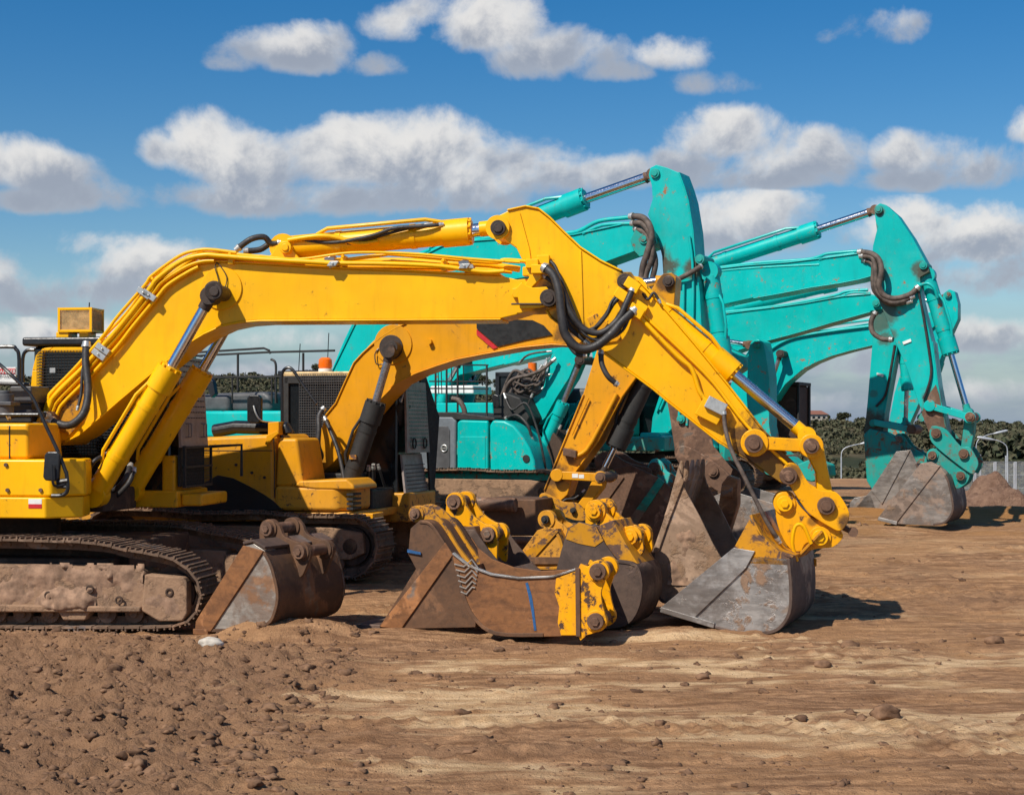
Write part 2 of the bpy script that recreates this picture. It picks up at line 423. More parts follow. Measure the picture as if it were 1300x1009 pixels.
def track(P,root,loop,w0,w1,name='track',pitch=.19,mat='track_mud',frame=None,wheels=(),rollers=(),fmat='frame_mud',bars=3,center=None):
    """loop: closed local (u,z) list, outer surface of the belt"""
    pts=[Vector((p[0],0,p[1])) for p in loop]; S=smooth_path(pts,8,True)
    L=[0]; 
    for i in range(len(S)): L.append(L[-1]+(S[(i+1)%len(S)]-S[i]).length)
    tot=L[-1]; n=max(8,int(tot/pitch)); step=tot/n
    def at(d):
        d%=tot
        for i in range(len(S)):
            if L[i+1]>=d:
                a=S[i]; b=S[(i+1)%len(S)]; t=(d-L[i])/max(L[i+1]-L[i],1e-6); return a+(b-a)*t
        return S[0]
    c=sum(S,Vector())/len(S); b=MB(); wm=(w0+w1)/2; hw=(w1-w0)/2
    for k in range(n):
        p=at(k*step); q=at(k*step+step*.5); r=at(k*step-step*.5); d=(q-r).normalized(); nn=Vector((-d.z,0,d.x))
        if nn.dot(p-c)<0: nn=-nn
        m=Vector((p.x,wm,p.z)); j=random.uniform(-.004,.004)
        b.obox(m-nn*(.03-j),d*step*.47,Vector((0,hw,0)),nn*.012)
        for o_,h in ((-.42,.022),(.02,.014),(.36,.014))[:bars]:
            b.obox(m+d*step*o_-nn*(.018-h/2-j),d*.009,Vector((0,hw*.985,0)),nn*(h/2+.008))
        for s in (-.1,.1):                       # chain links inside
            b.obox(Vector((p.x,wm+s,p.z))-nn*.085,d*step*.5,Vector((0,.02,0)),nn*.045)
        b.cyl(Vector((p.x,wm-.14,p.z))-nn*.085+d*step*.5,Vector((p.x,wm+.14,p.z))-nn*.085+d*step*.5,.025,8)
    o=b.out(name,M[mat],root,0,ang=30)
    if frame:
        for fr in frame:
            g=MB(); g.prism(fr[0],wm+fr[1],wm+fr[2]); g.out('track_frame',M[fmat],o,.02)
    for (u,z,r_,nm) in wheels:
        g=MB(); g.cyl((u,wm-.07,z),(u,wm+.07,z),r_,32); g.cyl((u,wm-.13,z),(u,wm+.13,z),r_*.72,32); g.cyl((u,wm-.2,z),(u,wm+.2,z),r_*.3,20)
        if nm=='sprocket':
            for k in range(20):
                t=2*math.pi*k/20; g.obox((u+math.cos(t)*r_,wm,z+math.sin(t)*r_),Vector((math.cos(t),0,math.sin(t)))*.04,Vector((0,.04,0)),Vector((-math.sin(t),0,math.cos(t)))*.03)
        g.out(nm,M['dark_rust'],o)
    for (u,z,r_) in rollers:
        g=MB(); g.cyl((u,wm-.17,z),(u,wm+.17,z),r_,20); g.cyl((u,wm-.21,z),(u,wm+.21,z),r_*.5,16); g.cyl((u,wm-.18,z),(u,wm-.12,z),r_*1.2,20); g.cyl((u,wm+.12,z),(u,wm+.18,z),r_*1.2,20)
        g.out('roller',M['track_mud'],o)
    return o
def std_loop(u0,u1,r,drop=.0,h=None):
    """stadium shaped loop, ground at z=0"""
    h=h or 2*r; out=[]
    for k in range(7):
        t=-math.pi/2+math.pi*k/6; out.append((u1-r+math.cos(t)*r,r+math.sin(t)*r-(drop if k>3 else 0)*(k-3)/3))
    for q in (.2,.4,.6,.8): out.append((u1-r-(u1-u0-2*r)*q,h-drop*(1-q)-.015*math.sin(q*math.pi*4)))
    for k in range(7):
        t=math.pi/2+math.pi*k/6; out.append((u0+r+math.cos(t)*r,r+math.sin(t)*r))
    for q in (.25,.5,.75): out.append((u0+r+(u1-u0-2*r)*q,0))
    return out
def undercarriage(P,root,u0,u1,r,wc=1.3,pw=.6,mat='track_mud',drop=.06):
    for s in (-1,1):
        a=s*wc-pw/2; b=s*wc+pw/2
        fr=[[[(u0+r,r*.55),(u1-r,r*.55),(u1-r*.55,r*.75),(u1-r*.6,r*1.35),(u1-r*1.6,r*1.5),(u0+r*1.2,r*1.5),(u0+r*.8,r)],-.2,.2]]
        rl=[(u0+r+(u1-u0-2*r)*q,r*.42,r*.22) for q in (.06,.2,.34,.5,.66,.8,.94)]
        track(P,root,std_loop(u0,u1,r,drop),a,b,frame=fr,wheels=[(u0+r,r,r*.8,'sprocket'),(u1-r,r-drop*.5,r*.78,'idler_wheel')],rollers=rl,mat=mat)
    g=MB(); um=(u0+u1)/2
    g.box(um-.9,um+.9,-wc+.2,wc-.2,r*.8,r*1.75); g.cyl((um,0,r*1.7),(um,0,r*2.35),.62,32)
    g.out('car_body',M['dark_rust'],root,.02)

def grid_guard(b,c,ax,az,nx,nz,r=.004):
    for i in range(nx+1):
        t=-1+2*i/nx; b.tube([c+ax*t-az,c+ax*t+az],r,4,cap=False)
    for i in range(nz+1):
        t=-1+2*i/nz; b.tube([c-ax+az*t,c+ax+az*t],r,4,cap=False)

def bucket(P,root,side,w0,w1,mat,name='bucket_shell',shell=None,cut=None,smat=None,top=None,th=.035,cut_mat=None,inset=.0,lip=None,teeth=0,tooth_len=.18,tmat=None,mesh_label=None,side_bulge=0):
    """open bucket. side: px outline of the near side plate (at w0); shell=(i,j): points of the outline along
    which the back sheet runs; cut: px strip polygon of the side cutter; root: an object or thing"""
    q=[P.L(x,y,w0) for x,y in side]; n=len(q)
    qs=[Vector((v.x,v.z)) for v in q]
    i,j=shell
    path=[q[k%n] for k in range(i,j+1)]
    sp=smooth_path(path,4)
    cen=sum(qs,Vector((0,0)))/n
    b=MB()
    pl=[(v.x,v.z) for v in sp]
    mid=Vector(pl[len(pl)//2]); d=Vector(pl[len(pl)//2+1])-Vector(pl[len(pl)//2-1]); left=Vector((-d.y,d.x))
    if left.dot(cen-mid)<0: pl=pl[::-1]
    b.strip(pl,w0-.012,w1+.012,th)
    o=b.out(name,M[mat],root,.006)
    # side plates follow the smoothed curve
    full=[]; k=j%n
    rest=[q[(j+1+m)%n] for m in range(n-(j-i)-1)]
    full=[(v.x,v.z) for v in sp]+[(v.x,v.z) for v in rest]
    for a in (w0,w1-.03):
        g=MB(); g.prism(full,a,a+.03); g.out('side_plate',M[smat or mat],o,.006)
    if cut:
        for a,c in ((w0-.022,w0+.002),(w1-.002,w1+.022)):
            g=MB(); cc=[P.L(x,y,w0) for x,y in cut]; g.prism([(v.x,v.z) for v in cc],a,c); g.out('side_cutter',M[cut_mat or smat or mat],o,.006)
    if lip is not None:    # cutting edge: px segment swept across
        a=P.L(*lip[0],w0); c=P.L(*lip[1],w0); dd=(c-a).normalized(); nn=Vector((-dd.z,0,dd.x))
        g=MB(); g.obox((a+c)/2+Vector((0,(w1-w0)/2,0)),(c-a)/2,Vector((0,(w1-w0)/2+.03,0)),nn*.03)
        e=g.out('cutting_edge',M[tmat or 'scoured_steel'],o,.008)
        for k in range(teeth):
            w=w0+.06+(w1-w0-.12)*k/max(teeth-1,1); t=MB(); p=Vector((a.x,w,a.z))-Vector((0,0,0))
            t.tube([p+dd*.10,p+dd*.02,p-dd*tooth_len*.55,p-dd*tooth_len],.05,4,rs=[.062,.065,.05,.018])
            t.out('tooth',M[tmat or 'scoured_steel'],o,.006)
    return o
def ears(P,root,out,w_list,th,mat,pins=(),pr=.06,pmat='pin_rust',boss=.09,hole=False,bar=True):
    """hanger plates traced at w_list[0]; pins=(px,py) across all plates"""
    q=[P.L(x,y,w_list[0]) for x,y in out]; S=smooth_path(q,3,True)
    es=[]
    for w in w_list:
        g=MB(); g.prism([(v.x,v.z) for v in S],w,w+th)
        for x,y in pins:
            c=P.L(x,y,w_list[0]); g.cyl((c.x,w-.02,c.z),(c.x,w+th+.02,c.z),boss,24)
        es.append(g.out('ear',M[mat],root,.006))
    for x,y in pins:
        c=P.L(x,y,w_list[0]); g=MB()
        a=w_list[0]-.055; b_=w_list[-1]+th+.055
        if bar: g.cyl((c.x,a,c.z),(c.x,b_,c.z),pr*.8,20)
        for e0,e1 in ((a-.01,a+.045),(b_-.045,b_+.01)): g.cyl((c.x,e0,c.z),(c.x,e1,c.z),pr,20)
        g.cyl((c.x,a-.03,c.z),(c.x,a,c.z),pr*.55,6)
        g.out('pin',M[pmat],root,.006)
    return es
def lpx(P,pts,w): return [P.L(x,y,w) for x,y in pts]

# ================================================================== 1. near bright yellow excavator
def near_excavator():
    P=Pl('excavator','bright yellow excavator nearest the camera, its boom stretched across the whole picture','excavator',100,19.1,8,'yellow excavators parked side by side')
    r=P.root; Y='bright_yellow_paint'; L=P.L
    # ---- undercarriage
    w0,w1=-1.66,-1.06
    lp=[(208,799),(235,793),(250,779),(257,758),(253,738),(241,721),(220,707),(190,699),(158,694),(127,687),(60,683),(-100,682),(-250,690),(-285,720),(-285,765),(-250,797),(-100,799),(50,800),(130,800)]
    loop=[(v.x,v.z) for v in lpx(P,lp,w0)]
    fr=[]
    def F_(pts,a,b): fr.append([[(v.x,v.z) for v in lpx(P,pts,w0)],a,b])
    F_([(-200,722),(-60,716),(100,720),(178,724),(182,726),(182,770),(175,775),(-60,778),(-200,775)],-.24,.2)
    F_([(182,729),(232,733),(236,740),(236,780),(230,789),(200,789),(178,776)],-.27,.2)
    F_([(-220,764),(178,770),(178,777),(-220,777)],-.30,-.2)
    F_([(70,775),(112,776),(106,788),(78,788)],-.26,.2)
    ctr=(L(215,755,w0)); s=P.m(215,1,w0)
    wl=[(ctr.x,ctr.z,.30,'idler_wheel')]
    z0=L(100,788,w0).z
    rl=[(L(x,782,w0).x,L(x,780,w0).z,.085) for x in (-120,-80,-40,-10,22,58,130,165)]
    for a,b in ((w0,w1),(1.06,1.66)):
        tk=track(P,r,loop,a,b,frame=fr,wheels=wl,rollers=rl,pitch=.175)
        if a<0:
            wm=(a+b)/2
            def mp(x0,x1,y0,y1,w,amp,thr,sd): A=L(x0,y0,w0); B=L(x1,y1,w0); mudpatch(P,tk,A.x,B.x,A.z,B.z,w,amp,thr,sd)
            mp(-60,180,766,718,wm-.24,.028,.46,3); mp(178,236,786,728,wm-.27,.018,.52,9); mp(60,180,738,716,wm-.235,.10,.42,21); mp(40,120,775,745,wm-.245,.07,.45,33)
            for x,y in ((113,748),(150,762),(214,752),(60,756)):
                q=L(x,y,w0); g=MB(); g.torus((q.x,wm-.275,q.z),(0,1,0),.035,.012,16,6); g.out('bolt_ring',M['dark_rust'],tk)
            q=L(112,748,w0); g=MB(); g.cyl((q.x,wm-.262,q.z),(q.x,wm-.24,q.z),.045,20); g.out('grease_hole',M['matt_black'],tk)
    g=MB(); g.box(-3.2,1.0,-1.0,1.0,.45,.85); g.box(-1.2,.9,-1.3,1.3,.35,.7); g.cyl((-1.0,0,.8),(-1.0,0,1.15),.72,40); g.out('car_body',M['dark_rust'],r,.03)
    # ---- upper structure
    def near(px,py,w=-1.45): return L(px,py,w)
    zt=near(30,583).z; zb=near(30,631).z; zs=near(30,658).z; zu=near(30,537).z
    u1=near(64,600).x; u2=L(110,600,-1.1).x; u3=L(121,640,-1.05).x
    g=MB(); g.plan([(-4.3,-1.45),(u1,-1.45),(u2,-1.12),(u2-.12,-.66),(-4.3,-.66)],zb+.004,zt); g.out('side_locker',M[Y],r,.03,3)
    g=MB(); g.plan([(-4.3,-1.47),(u1-.05,-1.47),(u3-.1,-1.15),(u3-.22,-.66),(-4.3,-.66)],zs,zb); g.out('lower_skirt',M[Y],r,.02,3)
    g=MB(); g.plan([(-4.3,-1.35),(L(36,560,-1.35).x,-1.35),(L(42,560,-1.35).x,-.65),(-4.3,-.65)],zt,zu); g.out('engine_side_panel',M['bright_yellow_low'],r,.04,3)
    g=MB(); g.plan([(-4.3,-.5),(u3-.12,-.5),(u3-.12,.5),(-4.3,.5)],zs+.02,zs+.28); g.plan([(-4.3,-.52),(-1.2,-.52),(-1.2,.4),(-4.3,.4)],zs+.27,zu-.25)
    g.out('swing_frame',M['dark_rust'],r,.02)
    v=near(44,639); g=MB(); g.box(v.x-.06,v.x+.09,-1.473,-1.46,v.z-.05,v.z+.05); s_=g.out('warning_sticker',M['white_paint'],r)
    g=MB(); g.box(v.x-.06,v.x+.09,-1.475,-1.47,v.z-.05,v.z-.005); g.out('red_band',M['red_paint'],s_)
    g=MB()
    for px in (-60,12): q=near(px,560,-1.353); g.box(q.x-.006,q.x+.006,-1.356,-1.34,zt,zu-.03)
    g.outs('panel_gap',M['matt_black'],r)
    g=MB()
    for px,py in ((-30,590),(8,590),(52,622),(10,622)): q=near(px,py,-1.45); g.cyl((q.x,-1.47,q.z),(q.x,-1.44,q.z),.022,8)
    g.outs('bolt',M['pin_rust'],r)
    # far side platform under the cab
    uc=L(225,640,.62).x
    g=MB(); g.plan([(-4.3,.62),(uc,.62),(uc,1.75),(-4.3,1.75)],zs+.02,L(225,624,.36).z); g.out('cab_platform',M['bright_yellow_low'],r,.02)
    g=MB(); g.box(uc,uc+.26,.75,1.75,L(225,650,.5).z+.06,L(225,628,.5).z); g.out('front_step',M['bright_yellow_low'],r,.03,3)
    # cab
    wc0,wc1=.72,1.72
    ua=L(40,500,wc0).x; ub=L(213,600,wc0).x; uf=L(222,560,wc0).x
    zr=L(60,436,wc0).z; zc=L(60,640,wc0).z
    cab=MB(); cab.box(ua,uf-.06,wc0+.04,wc1,zc,zr-.03); c=cab.out('cab',M['glass_dark'],r,.05,3)
    g=MB()   # rounded yellow frame round the side window (near face)
    fo=[(38,640),(38,520),(42,470),(47,450),(56,442),(70,440),(212,440)]
    fi=[(53,640),(53,520),(54,470),(56,447),(60,447),(62,447),(212,447)]
    A=lpx(P,fo,wc0); B=lpx(P,fi,wc0)
    for i in range(len(A)-1):
        v=[g.bm.verts.new((p.x,wc0-.03+dw,p.z)) for dw in (0,.08) for p in (A[i],A[i+1],B[i+1],B[i])]
        for f in ((0,1,2,3),(7,6,5,4),(0,4,5,1),(1,5,6,2),(2,6,7,3),(3,7,4,0)): g.face([v[k] for k in f])
    g.out('cab_frame',M[Y],c,.012)
    g=MB(); g.box(L(205,600,wc0).x,uf,wc0,wc1,zc,L(205,578,wc0).z); g.out('lower_panel',M['bright_yellow_low'],c,.03)
    g=MB(); g.box(ua-.1,uf+.02,wc0-.06,wc1+.05,zr-.03,zr+.075); g.out('roof',M['black_paint'],c,.03,3)
    g=MB(); cc=L(125,515,wc0-.045); grid_guard(g,L(125,510,wc0-.05),Vector((.78,0,0)),Vector((0,0,.62)),40,34,.0045); g.out('window_guard',M['matt_black'],c,flat=True)
    g=MB(); p=L(67,470,wc0-.06); g.box(p.x-.035,p.x+.035,p.y-.01,p.y+.01,p.z-.03,p.z+.03); g.out('sticker',M['zinc'],c)
    # roof lamp box with mesh guard
    a=L(76,419,wc0); b_=L(108,393,wc0)
    g=MB(); g.box(a.x,b_.x+.06,wc0+.02,wc0+.36,a.z,b_.z); o=g.out('guard_box',M['mesh_box'],c,.01)
    g=MB()
    x0,x1,ww0,ww1,za,zb2=a.x-.012,b_.x+.072,wc0+.008,wc0+.372,a.z-.01,b_.z+.012
    for x in (x0,x1):
        for w in (ww0,ww1): g.box(x-.014,x+.014,w-.014,w+.014,za,zb2)
    for z in (za,zb2):
        for w in (ww0,ww1): g.box(x0-.016,x1+.016,w-.012,w+.012,z-.014,z+.014)
        for x in (x0,x1): g.box(x-.012,x+.012,ww0,ww1,z-.012,z+.012)
    g.out('guard_frame',M[Y],o)
    g=MB(); grid_guard(g,Vector(((x0+x1)/2,ww0-.004,(za+zb2)/2)),Vector(((x1-x0)/2,0,0)),Vector((0,0,(zb2-za)/2)),22,18,.002); grid_guard(g,Vector((x1+.004,(ww0+ww1)/2,(za+zb2)/2)),Vector((0,.18,0)),Vector((0,0,(zb2-za)/2)),18,18,.002); g.out('guard_mesh',M['mesh_box'],o,flat=True)
    g=MB(); g.box(a.x-.06,a.x+.1,wc0+.02,wc0+.3,zr+.07,a.z-.02); g.box(b_.x-.1,b_.x+.02,wc0+.05,wc0+.3,zr+.07,a.z-.02); g.outs('guard_foot',M[Y],c,.01)
    g=MB(); p=L(112,422,wc0+.1); q=L(113.5,384,wc0+.1); g.tube([p,q],.008,6); g.out('antenna',M['black_paint'],c)
    # front guard plate (slopes, faces forward)
    g=MB(); z1=L(225,568,wc0).z; z2=L(222,452,wc0).z
    v=[]
    for dx in (0,.03):
        for (x,w,z) in ((uf+.05,wc0,z1),(uf+.05,wc1,z1),(uf-.0,wc1-.06,z2),(uf-.0,wc0+.03,z2)): v.append(g.bm.verts.new((x+dx,w,z)))
    for f in ((0,1,2,3),(7,6,5,4),(0,4,5,1),(1,5,6,2),(2,6,7,3),(3,7,4,0)): g.face([v[k] for k in f])
    g.bm.faces.ensure_lookup_table(); nf=len(g.bm.faces)
    for k in range(9):
        for m in range(12): g.box(uf+.045-.05*m/16,uf+.082-.05*m/16,wc0+.1+k*.095,wc0+.13+k*.095,z1+.35+m*.07,z1+.362+m*.07)
    g.bm.faces.ensure_lookup_table()
    for f in g.bm.faces[nf:]: f.material_index=1
    fg=g.out('front_guard',[M['guard_plate'],M['dark_grey']],c)
    g=MB()
    for w in (wc0+.22,wc1-.22):
        g.tube([(uf+.08,w-.06,z1+.12),(uf+.12,w-.06,z1+.13),(uf+.12,w-.06,z1+.28),(uf+.08,w-.06,z1+.29)],.009,6)
        g.tube([(uf+.08,w+.04,z1+.12),(uf+.12,w+.04,z1+.13),(uf+.12,w+.04,z1+.28),(uf+.08,w+.04,z1+.29)],.009,6)
    g.outs('guard_handle',M['guard_plate'],fg)
    z3=L(225,618,wc0).z
    g=MB(); 
    for w in (wc0+.02,wc1): g.box(uf+.1,uf+.13,w-.015,w+.015,z3,z1+.02)
    for z in (z3,(z3+z1)/2,z1): g.box(uf+.095,uf+.135,wc0,wc1+.015,z-.014,z+.014)
    grid_guard(g,Vector((uf+.115,(wc0+wc1)/2,(z3+z1)/2)),Vector((0,.5,0)),Vector((0,0,(z1-z3)/2)),24,12,.003)
    g.tube([(uf+.12,wc1,z1),(uf+.5,wc1+.05,z1+.02),(uf+.5,wc1+.05,z3+.1)],.02,8)
    g.box(uf+.02,uf+.05,wc0+.05,wc1-.05,z3,z1)
    g.out('lower_front_guard',M['matt_black'],c)
    # railings and mirror at the near side
    g=MB(); k=-1.5
    g.tube([L(-40,441,-1.0),L(12,440,-1.0),L(20,443,-1.0),L(24,452,-1.0),L(24,486,-1.0)],.022,8,5)
    g.tube([L(44,444,-.2),L(34,445,-.2),L(29,455,-.2),L(29,486,-.2)],.022,8,5)
    g.tube([L(-40,486,-1.0),L(38,488,-.9)],.02,8)
    g.tube([L(-14,452,-1.25),L(8,470,k),L(38,500,k),L(50,522,k),L(58,540,k),L(74,574,k),L(84,600,k)],.021,8,4)
    g.tube([L(-40,526,k),L(49,526,k)],.018,8)
    g.tube([L(84,598,k),L(86,620,k),L(80,628,k),L(66,629,k)],.022,8,4)
    g.outs('handrail',M['black_paint'],r)
    g=MB(); mp=[(56,577),(60,573),(73,573),(76,577),(74,608),(71,611),(57,610),(54,606)]
    g.prism([(v.x,v.z) for v in lpx(P,mp,k-.06)],k-.06,k+.0); o=g.out('mirror',M['black_paint'],r,.02,3)
    g=MB(); g.tube([L(66,590,k-.1),L(67,612,k-.1),L(72,617,k-.06),L(84,614,k)],.014,8,3); g.tube([L(72,612,k-.02),L(86,610,k)],.03,8); g.tube([L(72,618,k-.02),L(86,618,k)],.018,8); g.out('mirror_bracket',M['black_paint'],o)
    # warning sign and small engine top parts
    g=MB(); g.box(-1.78,L(20,480,-.9).x,-.9,-.88,L(20,487,-.9).z,L(20,466,-.9).z); s_=g.out('warning_board',M['white_paint'],r,.003)
    a=L(-8,474.5,-.905); b_=L(19,468,-.905); g=MB(); g.box(a.x,b_.x,-.908,-.9,a.z,b_.z); g.out('red_band',M['red_paint'],s_,.0)
    for txt,x,y,h,mt in (('DANGER',-5,474,4.6,'white_paint'),('KEEP CLEAR',-7,479,3.2,'black_paint')):
        cu=bpy.data.curves.new('lettering','FONT'); cu.body=txt; cu.size=P.m(10,h)*1.35; cu.extrude=.0008; ob=bpy.data.objects.new('lettering',cu); col.objects.link(ob)
        dg=bpy.context.evaluated_depsgraph_get(); me=bpy.data.meshes.new_from_object(ob.evaluated_get(dg)); bpy.data.objects.remove(ob)
        me.materials.clear(); me.materials.append(M[mt]); ob=bpy.data.objects.new('lettering',me); col.objects.link(ob); ob.parent=s_
        v=L(x,y,-.912); ob.location=v; ob.rotation_euler=(math.pi/2,0,0)
    g=MB(); p=L(6,515,-1.0); g.cyl((p.x,-1.0,p.z-.1),(p.x,-1.0,p.z+.13),.10,20); g.cyl((p.x,-1.0,p.z+.13),(p.x,-1.0,p.z+.17),.07,20); g.box(p.x-.2,p.x+.13,-1.12,-.88,p.z-.0,p.z+.045); g.out('air_filter',M['dark_grey'],r,.01)
    g=MB(); a=L(28,512,-.6); b_=L(40,490,-.6); g.box(a.x-.15,b_.x,-.6,-.1,a.z,b_.z); g.out('engine_box',M['dark_grey'],r,.02)
    g=MB(); a=L(20,537,-.6); b_=L(40,512,-.6); g.box(a.x-.6,b_.x,-.6,.3,a.z,b_.z); g.out('engine_block',M['matt_black'],r,.02)
    # ---- boom
    bo=[(59,545),(58,533),(60,515),(69,502),(83,489),(100,472),(114,455),(125,444),(139,433),(160,412),(194,371),(212,354),(230,345),(248,337),(275,333),(333,336),(383,339),(444,342),(500,344),(580,348),(636,350),(656,355),(676,353),(694,354),(705,362),(709,377),(704,390),(694,394),(669,395),(653,400),(636,404),(500,405),(330,406),(304,408),(280,413),(258,423),(240,434),(194,471),(150,508),(118,536),(100,551),(82,560),(68,557)]
    W0,W1=-.31,.31
    def stn(lst): return [(L(x,y,0).x,L(x,y,0).z,rd,am) for x,y,rd,am in lst]
    paint('boom_yellow',YB,.34,.13,(.16,.06,.01),.02,(.55,.28,.06),chip=13,stains=stn([(700,378,.16,.9),(690,395,.12,.7),(75,500,.22,.25),(60,545,.2,.8),(130,500,.05,.3)]))
    paint('stick_yellow',YB,.34,.22,(.13,.05,.01),.03,(.5,.26,.07),chip=12,stains=stn([(955,563,.42,.95),(985,590,.34,.8),(1004,603,.2,.9),(796,358,.16,.9),(735,420,.14,.8),(715,405,.12,.6),(632,289,.13,.4),(760,440,.1,.6),(905,520,.1,.5)]))
    paint('hitch_yellow',(.92,.41,0),.4,.42,(.07,.035,.02),.1,(.3,.17,.07),chip=9,stains=stn([(1049,643,.13,.7),(1005,602,.14,.8),(1070,660,.12,.9),(1030,660,.08,.7)]))
    boom=boom_arm(P,r,'boom',bo,W0,W1,'boom_yellow',flange=[(6,20),(30,41)],bevel=.014)
    # tip lug and pins
    g=MB(); g.pp(P,[(655,366),(662,358),(668,362),(676,365),(694,364),(702,376),(696,388),(684,391),(660,392)],W0-.05,W0+.01); g.pp(P,[(649,374),(650,366),(664,364),(672,352),(668,346),(686,346),(688,352),(672,368),(664,378),(652,378)],W0-.045,W0+.01); g.out('tip_lug',M[Y],boom,.01)
    g=MB(); g.pin(P,696,378,W0-.13,W1+.13,.095); g.tube([L(649,386,W0-.07),L(692,386,W0-.07)],.012,6); g.out('pin',M['greasy_pin'],boom,.006)
    g=MB(); g.pin(P,272,370,W0-.36,W1+.36,.085); g.cyl(L(272,370,W0-.34)+Vector((0,-.02,0)),L(272,370,W0-.15)+Vector((0,.05,0)),.10,28); g.cyl((L(272,370,W0).x,W0-.02,L(272,370,W0).z),(L(272,370,W0).x,W0+.03,L(272,370,W0).z),.12,32); g.out('cylinder_pin',M['greasy_pin'],boom,.006)
    g=MB(); p=L(281,366,W0); g.cyl((p.x,W0-.008,p.z),(p.x,W0+.03,p.z),.24,40); g.out('boss_ring',M[Y],boom,.006)
    g=MB(); g.tube([L(279,362,W0-.03),L(276,350,W0-.03),L(273,340,W0-.03),L(275,333,W0)],.006,6,3); g.tube([L(286,365,W0-.03),L(288,352,W0-.02),L(280,338,W0-.02),L(276,334,W0)],.006,6,3); g.outs('grease_line',M['matt_black'],boom,box=False)
    g=MB(); p=L(60,538,W0); g.pin(P,58,532,W0-.2,W1+.2,.09); g.out('foot_pin',M['pin_rust'],boom,.006)
    g=MB(); g.pp(P,[(42,585),(44,560),(38,548),(48,530),(62,528),(72,545),(76,585)],-.52,-.44); g.pp(P,[(42,585),(44,560),(38,548),(48,530),(62,528),(72,545),(76,585)],.44,.52); g.pin(P,57,556,-.56,.56,.09); g.outs('boom_bracket',M['bright_yellow_low'],r,.01)
    # steel pipes along the top of the boom
    g=MB()
    def pipe(pts,rad,w,mb=g): mb.tube([L(x,y,w) for x,y in pts],rad,8,4)
    pipe([(55,528),(62,505),(66,497),(98,466),(140,427),(160,404),(184,372),(190,366),(228,333),(250,322),(262,320),(330,326),(400,333),(485,324),(500,323),(620,333),(640,330),(668,332)],.022,-.30)
    pipe([(58,530),(64,508),(70,499),(104,469),(130,440),(168,403),(196,368),(215,352),(245,329),(262,326),(330,331),(500,331),(560,334),(620,336),(660,342)],.035,-.20)
    pipe([(63,533),(69,510),(76,502),(107,474),(134,448),(172,408),(200,374),(220,358),(250,334),(275,331),(340,334),(430,338),(520,339),(600,341),(650,345)],.026,-.08)
    pipe([(66,536),(74,512),(84,503),(114,476),(140,451),(178,412),(204,380),(224,362),(256,337)],.022,.06)
    pipe([(300,330),(380,332),(470,336),(560,342),(600,337),(640,341)],.028,.10)
    pipe([(112,452),(124,436),(160,398),(186,362),(196,350),(230,330)],.018,.0)
    g.outs('hydraulic_pipe',M[Y],boom,box=False,ang=50)
    near_lines=[([(60,527),(62,508),(66,498),(100,462),(133,424),(150,401),(184,362),(193,350),(228,325),(250,318),(268,317),(300,321)],.020,-.36),
        ([(58,530),(64,513),(70,502),(105,467),(139,430),(160,405),(190,367),(201,353),(232,331),(258,324),(280,325),(330,329),(420,334)],.030,-.37),
        ([(63,534),(68,519),(75,507),(109,472),(143,434),(165,408),(195,371),(207,357),(236,339),(256,332),(272,331)],.022,-.35),
        ([(69,536),(74,522),(81,511),(114,478),(148,441),(169,414),(199,378),(213,362),(238,346),(252,339)],.022,-.35),
        ([(330,325),(380,329),(445,321),(520,322),(600,329),(660,333)],.016,-.36),([(420,334),(500,335),(560,338),(612,345),(640,344)],.026,-.36)]
    for q,rd,w in near_lines:
        gg=MB(); gg.tube([L(x,y,w) for x,y in q],rd,8,5); gg.out('hydraulic_pipe',M[Y],boom,ang=60)
    for x,y in ((131,443),(190,375),(183,372),(126,450),(590,338),(423,335)):
        c=L(x,y,-.39); gg=MB(); gg.obox(c,Vector((.07,0,-.05)) if x<300 else Vector((.05,0,0)),Vector((0,.03,0)),Vector((.02,0,.028))); gg.cyl(c+Vector((0,-.05,0)),c+Vector((0,0,0)),.014,6); gg.out('pipe_clamp',M['zinc'],boom,.006)
    g=MB()
    for x,y in ((130,436),(196,356),(183,372),(294,325),(437,328),(564,333),(112,462)):
        c=L(x,y+4,-.3); g.obox(c,Vector((.03,0,0)),Vector((0,.05,0)),Vector((0,0,.06))); g.cyl((c.x,-.38,c.z+.05),(c.x,-.22,c.z+.05),.02,6)
    g.outs('pipe_clamp',M[Y],boom,.006)
    g=MB()
    for x,y in ((128,440),(184,368),(186,376),(420,330),(425,336),(590,334),(596,341)):
        c=L(x,y,-.26); g.obox(c,Vector((.055,0,.02)),Vector((0,.07,0)),Vector((-.01,0,.03))); 
    g.outs('valve_clamp',M['zinc'],boom,.008)
    hoses(P,boom,'hose',[([(110,435,-.34),(109,460,-.40),(112,495,-.48),(108,520,-.55),(98,534,-.6),(84,540,-.6),(62,533,-.55)],.045),([(112,440,-.36),(105,470,-.42),(103,500,-.46),(98,520,-.5)],.018),
        ([(62,528,-.6),(40,524,-.8),(20,526,-.9),(10,530,-.95)],.035),([(36,545,-.7),(42,538,-.8),(58,540,-.8),(70,541,-.7)],.02)])
    g=MB(); g.pp(P,[(72,545),(66,520),(74,505),(92,500),(108,500),(112,515),(104,535),(88,552)],W0-.015,W0+.02); g.out('scuffed_plate',M['worn_yellow'],boom,.004)
    # hoses from cylinder to pipes at the bend
    hoses(P,boom,'hose',[([(300,317,-.2),(318,304,-.2),(335,301,-.15),(344,309,-.1),(356,308,-.08)],.035),([(310,319,-.05),(330,317,0),(345,308,.05),(356,308,.05)],.035)])
    # ---- boom cylinders
    hyd(P,r,'boom_cylinder',(121,628),(216,468),(268,376),-.54,.125,.06,Y,end_mat='greasy_pin',end_r=.1)
